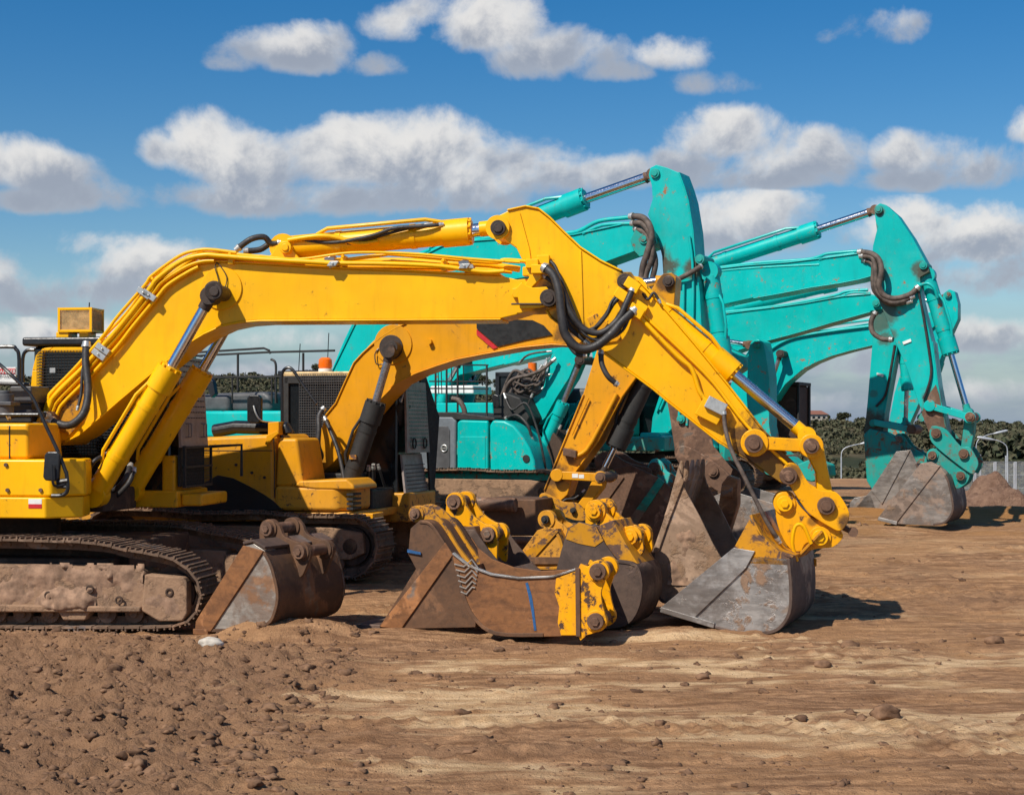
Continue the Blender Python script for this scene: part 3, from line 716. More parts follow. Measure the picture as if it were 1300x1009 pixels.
    def same(px,py,w_from,w_to):
        v=L(px,py,w_from); return Vector((v.x,w_to,v.z))
    class Q: pass
    PP=Q(); PP.L=lambda x,y,w: same(x,y,-.54,w)
    hyd(PP,r,'boom_cylinder',(121,628),(216,468),(268,376),.54,.125,.06,Y,end_mat='greasy_pin',end_r=.1)
    hoses(P,r,'hose',[([(140,575,-.5),(120,585,-.7),(114,600,-.6),(122,612,-.3)],.025),([(166,590,-.1),(160,605,-.3),(150,618,-.3),(132,630,-.1)],.03),([(170,595,.0),(164,612,-.1),(150,628,-.1),(136,636,0)],.03),([(155,590,.0),(146,610,-.1),(140,620,-.1),(128,622,0)],.03)])
    # ---- stick cylinder on top of the boom
    sw=0.0
    hyd(P,r,'stick_cylinder',(362,315),(596,294),(632,289),sw,.135,.075,Y,end_r=.12)
    g=MB(); g.pp(P,[(325,340),(345,322),(356,306),(366,306),(372,318),(390,340)],-.16,-.1); g.pp(P,[(325,340),(345,322),(356,306),(366,306),(372,318),(390,340)],.1,.16); g.pin(P,362,314,-.22,.22,.07); g.outs('cylinder_bracket',M[Y],boom,.01)
    g=MB(); g.tube([L(366,305,-.15),L(400,300,-.17),L(425,301,-.16),L(455,309,-.14),L(480,306,-.13)],.028,8,4); g.tube([L(366,310,-.12),L(380,304,-.14),L(402,302,-.15)],.02,8,3); g.outs('hydraulic_pipe',M[Y],r,box=False,ang=50)
    hoses(P,r,'hose',[([(372,303,-.1),(420,308,-.14),(470,300,-.2),(500,290,-.2),(540,287,-.18),(562,285,-.14)],.022),([(372,308,-.05),(430,311,-.1),(470,303,-.15),(510,292,-.16),(548,284,-.1)],.018)])
    # ---- stick
    so=[(623,292),(625,281),(632,274),(644,268),(667,263),(683,266),(697,277),(716,296),(736,315),(762,332),(789,345),(801,345),(809,356),(824,372),(845,395),(880,436),(924,490),(969,548),(998,577),(1014,592),(1017,606),(1006,618),(990,612),(970,598),(947,581),(913,560),(849,509),(830,493),(766,446),(744,431),(718,416),(700,402),(688,384),(676,352),(662,328),(655,314),(639,303),(628,301)]
    S0,S1=-.27,.27
    st=boom_arm(P,r,'stick',so,S0,S1,'stick_yellow',flange=[(3,10),(12,18),(23,33)],bevel=.014)
    g=MB(); g.pin(P,632,289,S0-.08,S1+.08,.085); g.pin(P,793,357,S0-.08,S1+.08,.085)
    g.outs('pin',M['greasy_pin'],st,.006)
    g=MB(); 
    for w in (S0-.03,S1-.01): 
        c=L(632,289,S0); g.cyl((c.x,w,c.z),(c.x,w+.04,c.z),.135,32)
    g.pp(P,[(657,268),(660,270),(672,315),(676,345),(673,345),(668,315)],S0-.006,S0+.02)
    g.pp(P,[(736,318),(738,318),(742,445),(738,441)],S0-.004,S0+.02)
    g.outs('weld_plate',M[Y],st,.004)
    g=MB(); g.pp(P,[(752,420),(745,404),(758,398),(768,408),(785,420),(790,432),(765,436)],S0-.012,S0+.01); g.out('scuffed_plate',M['chipped_yellow'],st,.003)
    # stick pipes
    g=MB()
    g.tube([L(808,372,-.2),L(845,412,-.22),L(885,462,-.22),L(925,515,-.22)],.022,8,4)
    g.tube([L(800,385,-.30),L(812,402,-.32),L(860,452,-.32),L(878,468,-.32),L(888,497,-.32),L(898,510,-.32)],.026,8,4)
    g.tube([L(812,396,-.30),L(860,440,-.3),L(905,485,-.3),L(948,540,-.3),L(1000,590,-.3)],.018,8,4)
    g.outs('hydraulic_pipe',M[Y],st,box=False,ang=50)
    g=MB(); c=L(909,515,S0-.08); g.obox(c,Vector((.10,0,-.05)),Vector((0,.06,0)),Vector((.03,0,.06))); g.out('valve_block',M['zinc'],st,.01)
    g=MB(); c=L(902,522,S0-.05); g.obox(c,Vector((.12,0,-.06)),Vector((0,.035,0)),Vector((.05,0,.09))); g.out('valve_plate',M[Y],st,.008)
    hoses(P,st,'quick_hitch_hose',[([(919,520,-.38),(921,545,-.42),(930,575,-.48),(945,605,-.5),(962,640,-.5),(975,665,-.48),(990,688,-.42)],.024)],'dusty_hose')
    # big hoses drooping at the joint
    hoses(P,st,'hose',[
        ([(690,339,-.42),(703,350,-.46),(710,372,-.50),(713,400,-.52),(718,425,-.52),(735,442,-.5),(755,440,-.48),(775,425,-.46),(790,408,-.42),(806,393,-.36)],.05),
        ([(686,341,-.38),(700,346,-.42),(712,366,-.44),(724,396,-.46),(742,418,-.46),(764,422,-.44),(785,405,-.42),(795,385,-.40),(804,365,-.36)],.036),
        ([(690,350,-.3),(704,362,-.34),(716,392,-.38),(730,412,-.38),(750,420,-.36),(768,402,-.36),(778,386,-.36),(788,376,-.34)],.026),
        ([(684,332,-.3),(700,333,-.34),(710,350,-.38),(722,380,-.4),(736,412,-.4),(752,424,-.36)],.02),
        ([(690,345,-.2),(706,365,-.24),(716,400,-.3),(728,420,-.32),(748,436,-.32)],.03),
        ([(684,346,-.1),(698,360,-.14),(708,390,-.2),(716,425,-.22),(730,448,-.24),(744,452,-.24)],.022),
        ([(700,344,-.4),(716,370,-.44),(728,400,-.46),(744,426,-.46),(768,432,-.44),(790,420,-.42),(800,400,-.4)],.016),
        ([(694,340,-.36),(708,352,-.42),(718,384,-.44),(734,416,-.44),(754,430,-.42),(778,414,-.4),(794,392,-.38)],.014),
        ([(786,372,-.34),(776,384,-.38),(770,400,-.4),(758,414,-.38),(742,420,-.34)],.016),
        ([(812,366,-.2),(822,380,-.3),(830,372,-.3),(838,384,-.3)],.016),
        ([(763,446,-.36),(764,462,-.40),(772,478,-.42),(784,488,-.40)],.03)])
    g=MB()
    for x,y,w in ((676,335,-.36),(683,342,-.38),(672,345,-.3),(690,330,-.32)): c=L(x,y,w); g.obox(c,Vector((.07,0,0)),Vector((0,.05,0)),Vector((0,0,.05)))
    g.outs('hose_manifold',M[Y],boom,.01)
    g=MB()
    for x,y,w in ((808,395,-.36),(812,390,-.3),(803,362,-.36),(790,375,-.34)): c=L(x,y,w); g.obox(c,Vector((.07,0,-.05)),Vector((0,.04,0)),Vector((.03,0,.05)))
    g.outs('hose_manifold',M[Y],st,.01)
    # ---- bucket cylinder and linkage
    hyd(P,r,'bucket_cylinder',(806,368),(930,474),(1024,553),.0,.125,.065,Y,end_r=.1)
    g=MB()
    for w in (S0-.11,S1+.03):
        a=L(958,562,S0-.1); b_=L(1030,566,S0-.1)
        d=(Vector((b_.x,w,b_.z))-Vector((a.x,w,a.z))); m=(Vector((b_.x,w,b_.z))+Vector((a.x,w,a.z)))/2
        g.obox(m+Vector((0,.04,0)),d/2,Vector((0,.04,0)),Vector((0,0,.07)))
        g.cyl((a.x,w-.02,a.z),(a.x,w+.1,a.z),.15,28); g.cyl((b_.x,w-.02,b_.z),(b_.x,w+.1,b_.z),.13,28)
    g.outs('link_arm',M['hitch_yellow'],r,.012)
    g=MB(); g.pin(P,957,563,S0-.2,S1+.2,.1); g.pin(P,1030,566,S0-.2,S1+.2,.085); g.outs('link_pin',M['pin_rust'],r,.006)
    g=MB(); g.pp(P,[(1020,566),(1026,556),(1038,556),(1046,568),(1050,590),(1058,628),(1056,645),(1044,648),(1038,640),(1036,600),(1026,580)],-.16,.16); g.out('tipping_link',M[Y],r,.02,3)
    # ---- quick hitch
    qo=[(995,600),(996,591),(1004,587),(1014,592),(1026,612),(1042,622),(1060,624),(1070,634),(1078,650),(1076,664),(1066,674),(1052,668),(1030,654),(1018,640),(1004,618)]
    for_w=(-.31,.27)
    qc=MB()
    for w in for_w: qc.prism([(v.x,v.z) for v in smooth_path(lpx(P,qo,-.31),3,True)],w,w+.05)
    qc.pp(P,[(1010,612),(1030,625),(1060,640),(1064,662),(1040,656),(1016,634)],-.26,.27)
    q=qc.out('quick_hitch',M['hitch_yellow'],r,.01)
    g=MB(); g.pin(P,1001,604,-.37,.37,.095); g.pin(P,1049,642,-.37,.37,.095); g.outs('pin',M['pin_rust'],q,.006)
    # ---- bucket
    side=[(832,776),(925,703),(951,706),(1003,709),(1006,744),(1005,774),(996,793),(981,804),(955,807),(932,806),(900,798),(875,789)]
    b=bucket(P,r,side,-.72,.72,'dull_brown_steel',name='bucket',shell=(3,10),smat='bucket_side',cut=[(832,776),(875,790),(946,722),(958,700),(930,696)],cut_mat='scoured_steel',lip=[(834,777),(905,796)],teeth=0)
    g=MB(); g.pp(P,[(928,700),(950,660),(984,700),(1003,709),(1003,718),(940,716)],-.72,-.69); g.pp(P,[(928,700),(950,660),(984,700),(1003,709),(1003,718),(940,716)],.69,.72); g.outs('side_plate',M['worn_yellow'],b,.006)
    g=MB(); g.strip([(v.x,v.z) for v in lpx(P,[(950,655),(962,680),(985,702),(1006,709)],-.72)],-.72,.72,.03); g.out('top_plate',M['worn_yellow'],b,.006)
    g=MB(); g.strip([(v.x,v.z) for v in lpx(P,[(962,716),(1000,712),(1035,676)],-.4)],-.3,.3,.03); g.out('stiffener',M['worn_yellow'],b,.006)
    twist([b]+list(b.children),P,1003,-.72,-12)
    eo=[(984,640),(986,628),(996,624),(1008,628),(1014,640),(1030,656),(1050,664),(1066,672),(1070,682),(1058,694),(1040,696),(1011,700),(998,690),(988,668)]
    ears(P,b,eo,(-.24,.19),.05,'hitch_yellow',pins=((996,639),(1041,682)),pr=.085,pmat=Y,boss=.12)
    g=MB(); g.tube([L(1030,690,-.4),L(1020,668,-.42),L(1010,668,-.42),L(1006,690,-.4),L(1012,712,-.36)],.02,8,4); g.out('lifting_loop',M[Y],b)
    g=MB(); g.cyl(L(1063,666,-.2),L(1080,674,-.2),.03); g.cyl(L(1083,675,-.25),L(1083,675,-.15),.055,16); g.out('lifting_eye',M['pin_rust'],b)
    return P
near_excavator()
# ================================================================== 2. amber excavator behind it
def rect_near(P,px0,px1,w): return P.L(px0,600,w).x,P.L(px1,600,w).x
class Par:
    """same side outline repeated at another distance across the machine"""
    def __init__(s,P,w): s.P=P; s.w=w
    def L(s,x,y,w): v=s.P.L(x,y,s.w); return Vector((v.x,w,v.z))
def panel_side(P,root,name,mat,px,w0,w1,bevel=.03,label=None):
    g=MB(); g.prism([(v.x,v.z) for v in lpx(P,px,w0)],w0,w1); return g.out(name,M[mat],root,bevel,3,label=label)
def amber_excavator():
    P=Pl('excavator','darker amber excavator with a black and red panel on its boom, second from the camera','excavator',410,22.9,16,'yellow excavators parked side by side')
    r=P.root; L=P.L; Y='amber_paint'
    c0=L(300,640,-1.3).x
    ue=L(500,700,-1.0).x
    undercarriage(P,r,ue-4.3,ue,.44,1.25,.6,drop=.05)
    wn=-1.35
    # body
    panel_side(P,r,'hood','amber_low',[(150,560),(275,554),(345,551),(347,556),(348,632),(359,648),(150,648)],wn,-.1,.10)
    panel_side(P,r,'black_panel','decal_black',[(200,648),(276,603),(296,607),(316,617),(334,627),(347,636),(358,647)],wn-.012,wn+.02,.004)
    panel_side(P,r,'lower_skirt','amber_low',[(60,647),(451,650),(449,661),(60,663)],wn+.04,1.35,.03)
    g=MB(); a=L(348,617,wn); b_=L(440,617,wn); g.plan([(a.x,wn),(b_.x-.15,wn),(b_.x,wn+.15),(b_.x+.02,-.5),(a.x,-.5)],L(400,649,wn).z,L(400,617,wn).z); o=g.out('front_box',M['amber_low'],r,.06,3)
    panel_side(P,r,'tool_box','amber_low',[(352,556),(377,556),(386,612),(384,618),(349,618)],wn+.03,-.55,.05)
    panel_side(P,o,'box_lid','amber_low',[(372,617),(380,610),(440,608),(449,616),(450,622),(400,621)],wn-.01,-.5,.03)
    g=MB(); 
    for k in range(4): g.pp(P,[(440,626+k*6),(448,626+k*6),(448,629+k*6),(440,629+k*6)],wn+.0,wn+.3)
    g.out('grille',M['matt_black'],o)
    g=MB(); g.tube([L(272,547,wn+.3),L(300,542,wn+.3),L(365,544,wn+.3),L(366,550,wn+.3)],.09,12); g.out('exhaust_cover',M['black_paint'],r,.02)
    g=MB(); g.pp(P,[(340,536),(354,535),(354,552),(340,552)],wn+.1,wn+.3); g.pp(P,[(336,564),(338,553),(352,546),(354,550),(346,557),(340,565)],wn-.04,wn+.0); g.out('rear_bracket',M[Y],r,.01)
    g=MB(); g.tube([L(347,552,wn-.02),L(348.5,575,wn-.02),L(348.5,632,wn-.01)],.007,5); g.out('panel_gap',M['matt_black'],r)
    for y,x0,x1 in ((572,190,346),):
        g=MB(); g.tube([L(x0,y,wn-.0),L(x1,y,wn-.0)],.006,5); g.out('hood_seam',M['matt_black'],r)
    for x,y in ((300,590),(320,600),(336,606)): 
        q=L(x,y,wn); g=MB(); g.cyl((q.x,wn-.015,q.z),(q.x,wn+.01,q.z),.02,8); g.out('bolt',M['greasy_pin'],r)
    # front step and right side base under the guard
    g=MB(); a=L(500,640,.35); g.box(a.x-.5,a.x+.25,.3,1.45,L(500,662,.4).z,L(500,625,.4).z); g.out('cab_platform',M['amber_low'],r,.03)
    g=MB(); g.box(L(445,655,wn).x,L(470,655,wn).x,wn+.1,wn+.5,L(450,660,wn).z,L(450,652,wn).z); g.out('step',M[Y],r,.01)
    # cab
    wc=.35; ua=L(362,520,wc).x; ub=L(505,520,wc).x; zc=L(400,640,wc).z; zt=L(400,478,wc).z
    g=MB(); g.box(ua,ub,wc,1.35,zc,zt); c=g.out('cab',M['glass_dark'],r,.04)
    g=MB(); g.box(ua-.02,ub+.05,wc-.03,1.38,zt,zt+.07); g.out('roof',M['mesh_box'],c,.02)
    g=MB(); g.box(ua-.02,ua+.07,wc-.04,wc+.02,zc,zt); g.box(ua+.0,ub,wc-.04,wc+.02,zt-.1,zt+.01); g.out('cab_frame',M['matt_black'],c,.01)
    g=MB(); grid_guard(g,L(418,530,wc-.05),Vector((.46,0,0)),Vector((0,0,.62)),26,34,.004); g.out('window_guard',M['dark_grey'],c,flat=True)
    g=MB(); p=L(413,473,.6); g.cyl((p.x,.6,zt+.06),(p.x,.6,zt+.12),.10,20); o=g.out('beacon_base',M['white_paint'],c)
    g=MB(); g.tube([(p.x,.6,zt+.12),(p.x,.6,zt+.15),(p.x,.6,zt+.25),(p.x,.6,zt+.28)],.1,20,rs=[.085,.1,.095,.06]); g.out('beacon_lens',M['beacon_orange'],o)
    for dx,hh in ((-.55,.2),(-.1,.35)):
        g=MB(); g.tube([(p.x+dx,.9,zt),(p.x+dx+.03,.9,zt+hh+.3)],.007,5); g.out('antenna',M['black_paint'],c)
    # front guard, two plates
    for nm,y0,y1,mt in (('front_guard',575,484,'guard_plate'),('lower_front_guard',645,577,'guard_plate')):
        g=MB(); z0=L(502,y0,wc).z; z1=L(502,y1,wc).z; lean=.0 if nm=='front_guard' else .06; v=[]
        for dx in (0,.03):
            for x,w,z in ((ub+.12,wc-.02,z0),(ub+.12,1.3,z0),(ub+.08-lean,1.22,z1),(ub+.08-lean,wc+.03,z1)): v.append(g.bm.verts.new((x+dx,w,z)))
        for f in ((0,1,2,3),(7,6,5,4),(0,4,5,1),(1,5,6,2),(2,6,7,3),(3,7,4,0)): g.face([v[k] for k in f])
        g.bm.faces.ensure_lookup_table(); nf=len(g.bm.faces)
        for k in range(11):
            for m in range(int((z1-z0)/.055)-3): g.box(ub+.11-lean*m/9,ub+.156-lean*m/9-(0 if lean else .0025*m),wc+.10+k*.075,wc+.135+k*.075,z0+.1+m*.055,z0+.11+m*.055)
        g.bm.faces.ensure_lookup_table()
        for f in g.bm.faces[nf:]: f.material_index=1
        fg=g.out(nm,[M[mt],M['dark_grey'] if nm!='front_guard' else M['teal_worn']],c)
    g=MB()
    for w in (wc+.22,wc+.68):
        z=L(502,563,wc).z; g.torus((ub+.17,w,z),(1,0,0),.07,.012)
    g.outs('guard_handle',M['matt_black'],c)
    g=MB(); z0=L(502,640,wc).z; z1=L(502,472,wc).z
    v=[]
    for dx in (0,.03):
        for x,w,z in ((ub+.14,1.3,z0),(ub+.14,1.42,z0),(ub+.2,1.5,(z0+z1)*.5+.3),(ub+.05,1.3,z1),(ub+.05,1.05,z1),(ub+.1,1.2,(z0+z1)*.5+.3)): v.append(g.bm.verts.new((x+dx,w,z)))
    n=6
    g.face(v[:6]); g.face(v[6:][::-1])
    for k in range(6): g.face([v[k],v[6+k],v[6+(k+1)%6],v[(k+1)%6]])
    g.out('guard_wing',M['matt_black'],c)
    # rails, mirror
    g=MB(); k=-1.1
    g.tube([L(358,556,k),L(358,500,k),L(358,475,k),L(364,467,k),L(372,470,k),L(385,490,k),L(402,513,k)],.022,8,4); g.tube([L(354,556,k),L(352,560,k),L(356,563,k),L(358,556,k)],.016,6,3)
    g.tube([L(350,545,k),L(345,536,k),L(325,535,k)],.016,6)
    g.out('handrail',M['black_paint'],r)
    g=MB(); mp=[(313,505),(316,501),(328,501),(331,505),(331,534),(328,537),(316,537),(313,534)]; g.prism([(v.x,v.z) for v in lpx(P,mp,k-.2)],k-.2,k-.12); o=g.out('mirror',M['black_paint'],r,.02); 
    g=MB(); g.tube([L(322,515,k-.23),L(325,525,k-.25),L(332,534,k-.2),L(350,536,k)],.012,6,3); g.out('mirror_arm',M['zinc'],o)
    # boom
    bo=[(396,600),(400,575),(404,552),(414,528),(427,512),(438,487),(450,461),(461,449),(472,439),(486,428),(500,419),(516,411),(536,406),(570,402),(620,396),(660,393),(692,395),(706,408),(718,422),(740,432),(733,438),(700,436),(660,440),(611,449),(580,455),(555,463),(527,473),(503,485),(482,506),(466,525),(452,545),(440,568),(424,586),(408,599),(402,604)]
    def stn(lst): return [(L(x,y,0).x,L(x,y,0).z,rd,am) for x,y,rd,am in lst]
    AB=(.74,.32,.008)
    paint('amber_boom',AB,.36,.16,(.09,.04,.015),.06,(.36,.2,.09),stains=stn([(497,441,.16,.5),(410,590,.25,.6),(725,425,.2,.8)]))
    paint('amber_stick',AB,.36,.38,(.08,.035,.015),.10,(.30,.16,.07),stains=stn([(707,603,.24,.9),(848,360,.18,.9),(698,630,.2,.7),(728,578,.12,.8),(835,385,.2,.5)]))
    boom=boom_arm(P,r,'boom',bo,-.30,.30,'amber_boom',flange=[(3,11),(20,29)])
    panel_side(P,boom,'black_panel','decal_black',[(605,411),(619,408),(650,405.5),(676,406.5),(690,413),(701,425),(665,432),(632,440),(605,417)],-.308,-.29,.0)
    panel_side(P,boom,'red_stripe','red_paint',[(605,418),(631.5,441),(626,443),(605,425)],-.307,-.29,.0)
    g=MB(); g.pin(P,497,441,-.52,.52,.085); c_=L(497,441,-.3); g.cyl((c_.x,-.33,c_.z),(c_.x,-.28,c_.z),.17,30); g.out('cylinder_pin',M['greasy_pin'],boom,.006)
    g=MB(); c_=L(499,437,-.3); g.cyl((c_.x,-.309,c_.z),(c_.x,-.28,c_.z),.27,36); g.out('boss_ring',M[Y],boom,.004)
    g=MB(); c_=L(546,434,-.31); g.cyl((c_.x,-.36,c_.z),(c_.x,-.29,c_.z),.035,8); g.out('bolt',M[Y],boom)
    g=MB()
    for dw,oy in ((-.26,0),(-.18,2),(-.1,4)):
        g.tube([L(402,580,dw),L(408,558+oy,dw),L(424,522+oy,dw),L(428,512+oy,dw),L(447,478+oy,dw),L(449,466+oy,dw),L(474,436+oy,dw),L(490,424+oy,dw),L(516,409+oy,dw),L(545,402+oy,dw),L(600,398,dw)],.024,8,4)
    g.outs('hydraulic_pipe',M[Y],boom,box=False,ang=50)
    hoses(P,boom,'hose',[([(411,518,-.3),(405,528,-.36),(405,545,-.42),(404,565,-.45),(408,580,-.4),(398,590,-.3)],.035),([(412,530,-.3),(420,548,-.4),(430,575,-.5),(437,610,-.6),(438,640,-.7),(432,652,-.8)],.028),([(399,590,-.4),(385,585,-.6),(372,586,-.7)],.025),([(487,462,-.3),(478,462,-.34),(476,450,-.33),(480,443,-.32)],.008)])
    # boom cylinders, black barrels
    for w in (-.5,.5):
        hyd(Par(P,-.5),r,'boom_cylinder',(440,625),(477,512),(496,446),w,.125,.055,'matt_black',mr='rod_dull',end_mat='greasy_pin',end_r=.09)
    g=MB(); p=L(448,580,-.64); g.box(p.x-.05,p.x+.05,-.65,-.62,p.z-.03,p.z+.03); g.outs('sticker',M['worn_yellow'],r)
    g=MB(); a=L(440,620,-.3); g.box(a.x-.2,a.x+.45,-.5,.5,L(440,655,-.3).z,a.z); g.box(a.x-.9,a.x+.2,-.45,.3,L(440,655,-.3).z,L(420,600,-.3).z); g.out('swing_frame',M['matt_black'],r,.03)
    hoses(P,r,'hose',[([(468,592,-.3),(466,610,-.2),(458,630,-.2),(450,643,-.3)],.025),([(474,590,-.1),(474,610,0),(466,632,0),(456,644,-.1)],.025),([(480,590,.1),(486,610,.2),(490,625,.3),(484,640,.3)],.02)])
    # stick
    so=[(740,500),(715,561),(690,622),(691,632),(699,638),(710,637),(720,628),(727,605),(760,560),(791,503),(822,460),(842,425),(855,394),(858,352),(852,346),(842,347),(834,356),(825,370),(805,378),(786,384),(775,396),(762,430)]
    st=boom_arm(P,r,'stick',so,-.22,.22,'amber_stick',flange=[(0,2),(7,12)])
    g=MB(); g.pin(P,848,357,-.28,.28,.075); g.pin(P,707,603,-.3,.3,.075); g.pin(P,778,412,-.4,.4,.08); g.outs('pin',M['greasy_pin'],st,.006)
    g=MB(); g.tube([L(783,500,-.25),L(752,560,-.25),L(740,575,-.25),L(728,580,-.26)],.03,8,2); g.tube([L(747,505,-.25),L(726,552,-.25)],.012,6); g.outs('hydraulic_pipe',M[Y],st,box=False,ang=50)
    g=MB(); c_=L(724,575,-.27); g.obox(c_,Vector((.09,0,-.02)),Vector((0,.05,0)),Vector((0,0,.05))); g.out('valve_block',M['pin_rust'],st,.01)
    hyd(P,r,'stick_cylinder',(610,372),(742,371),(846,356),0,.11,.06,Y,mr='chrome',end_r=.08)
    # linkage with black bucket cylinder
    hyd(P,r,'bucket_cylinder',(832,455),(782,566),(763,604),.0,.125,.045,'matt_black',mr='chrome',end_mat='greasy_pin',end_r=.08)
    g=MB()
    for w in (-.32,.26):
        a=Par(P,-.3).L(707,603,w); b_=Par(P,-.3).L(762,606,w); g.obox((a+b_)/2+Vector((0,.03,0)),(b_-a)/2,Vector((0,.03,0)),Vector((0,0,.055)))
        for q in (a,b_): g.cyl((q.x,w-.01,q.z),(q.x,w+.07,q.z),.085,24)
    g.outs('link_arm',M[Y],r,.01)
    g=MB(); p=L(729,604,-.33); g.box(p.x-.03,p.x+.05,-.325,-.322,p.z-.025,p.z+.03); g.box(p.x+.06,p.x+.13,-.325,-.322,p.z-.03,p.z+.02); g.outs('sticker',M['white_paint'],r)
    g=MB(); g.pin(P,762,606,-.38,.38,.07); g.outs('link_pin',M['pin_rust'],r,.006)
    g=MB(); g.pp(P,[(756,602),(768,606),(764,620),(744,645),(732,652),(728,646),(742,628)],-.12,.12); g.out('tipping_link',M[Y],r,.015)
    qo=[(684,634),(686,627),(693,626),(705,632),(716,637),(731,638),(740,645),(745,656),(742,661),(728,660),(712,654),(697,646),(687,641)]
    g=MB(); S=smooth_path(lpx(P,qo,-.28),3,True)
    for w in (-.28,.23): g.prism([(v.x,v.z) for v in S],w,w+.05)
    g.pp(P,[(697,636),(730,645),(740,656),(712,652)],-.23,.24)
    q=g.out('quick_hitch',M['worn_yellow'],r,.01)
    g=MB(); g.pin(P,691,635,-.33,.33,.06); g.pin(P,727,648,-.33,.33,.04); g.outs('pin',M['matt_black'],q,.004)
    hoses(P,r,'hose',[([(742,622,-.1),(730,632,-.15),(718,634,-.2),(712,640,-.2)],.016),([(748,625,0),(735,638,0),(722,640,-.1)],.016)])
amber_excavator()

# ================================================================== 3. teal excavators
def teal(name_label,px0,D0,yaw,boom,bw,stick,sw,hull=None,track_u=(-2.6,2.2),grp='teal excavators in the back row',arm=None,bcyl=None,bucketcyl=None,pins=(),bflange=None,sflange=None,cab=True,body=True,hood=True,tr=.42,stains=None):
    P=Pl('excavator',name_label,'excavator',px0,D0,yaw,grp); r=P.root
    smat='teal_stick'
    if stains:
        smat='stick_'+stains[0]; paint(smat,(0,.455,.42),.36,.28,(.22,.085,.035),.08,(.18,.38,.32),low=(.9,1.8,.3),chip=8,stains=[(P.L(x,y,0).x,P.L(x,y,0).z,rd,am) for x,y,rd,am in stains[1:]])
    b=boom_arm(P,r,'boom',boom,-bw,bw,'teal_paint',flange=bflange,bevel=.014)
    s=boom_arm(P,r,'stick',stick,-sw,sw,smat,flange=sflange,bevel=.014)
    if arm: hyd(P,r,'stick_cylinder',arm[0],arm[1],arm[2],0,arm[3],arm[3]*.5,'teal_paint',end_mat='pin_rust',end_r=.085)
    if bcyl:
        for w in (-bw-.22,bw+.22): hyd(Par(P,-bw-.22),r,'boom_cylinder',bcyl[0],bcyl[1],bcyl[2],w,.11,.05,'teal_paint',mr='rod_dull',end_mat='greasy_pin',end_r=.09)
        g=MB(); g.pin(P,bcyl[2][0],bcyl[2][1],-bw-.36,bw+.36,.08); g.out('cylinder_pin',M['greasy_pin'],b)
    if bucketcyl: hyd(P,r,'bucket_cylinder',bucketcyl[0],bucketcyl[1],bucketcyl[2],0,bucketcyl[3],bucketcyl[3]*.42,'teal_stick',mr=bucketcyl[4] if len(bucketcyl)>4 else 'chrome',end_mat='teal_worn',end_r=.09)
    if pins:
        g=MB()
        for x,y,w,pr in pins: g.pin(P,x,y,-w+.03,w-.03,pr*.82)
        g.outs('pin',M['teal_worn'],s,.006)
    if body:
        u0,u1=track_u; undercarriage(P,r,u0,u1,tr,1.3,.6,drop=.03)
        zb=tr*2+.22
        g=MB(); g.box(u0-.2,.6,-1.35,1.4,zb,zb+.28); g.out('swing_frame',M['teal_worn'],r,.03)
        g=MB(); g.plan([(u0-.75,-1.1),(u0-.45,-1.4),(u0+.6,-1.42),(u0+.6,1.4),(u0-.45,1.4),(u0-.75,1.1)],zb+.1,zb+.95); g.out('counterweight',M['teal_paint'],r,.08,3)
        if hood:
            g=MB(); g.box(u0+.62,-.5,-1.38,.35,zb+.28,zb+.95); g.out('engine_housing',M['teal_paint'],r,.06,3)
            g=MB(); g.box(u0+.2,-1.0,-1.1,.9,zb+.95,zb+1.25); g.out('engine_cover',M['dark_grey'],r,.08,3)
        if cab:
            g=MB(); g.box(-.95,.75,.45,1.4,zb+.28,zb+1.6); c=g.out('cab',M['glass_dark'],r,.06,3)
            g=MB()
            for x in (-.95,.72): 
                for w in (.43,1.38): g.box(x-.03,x+.06,w-.02,w+.05,zb+.28,zb+1.62)
            g.box(-1.0,.8,.4,1.44,zb+1.6,zb+1.68); g.out('cab_frame',M['black_paint'],c,.015)
    return P,b,s

def pipes(P,root,mat,lst,name='hydraulic_pipe'):
    for pts,r_ in lst:
        g=MB(); g.tube([P.L(x,y,w) for x,y,w in pts],r_,8,4); g.out(name,M[mat],root,ang=50)

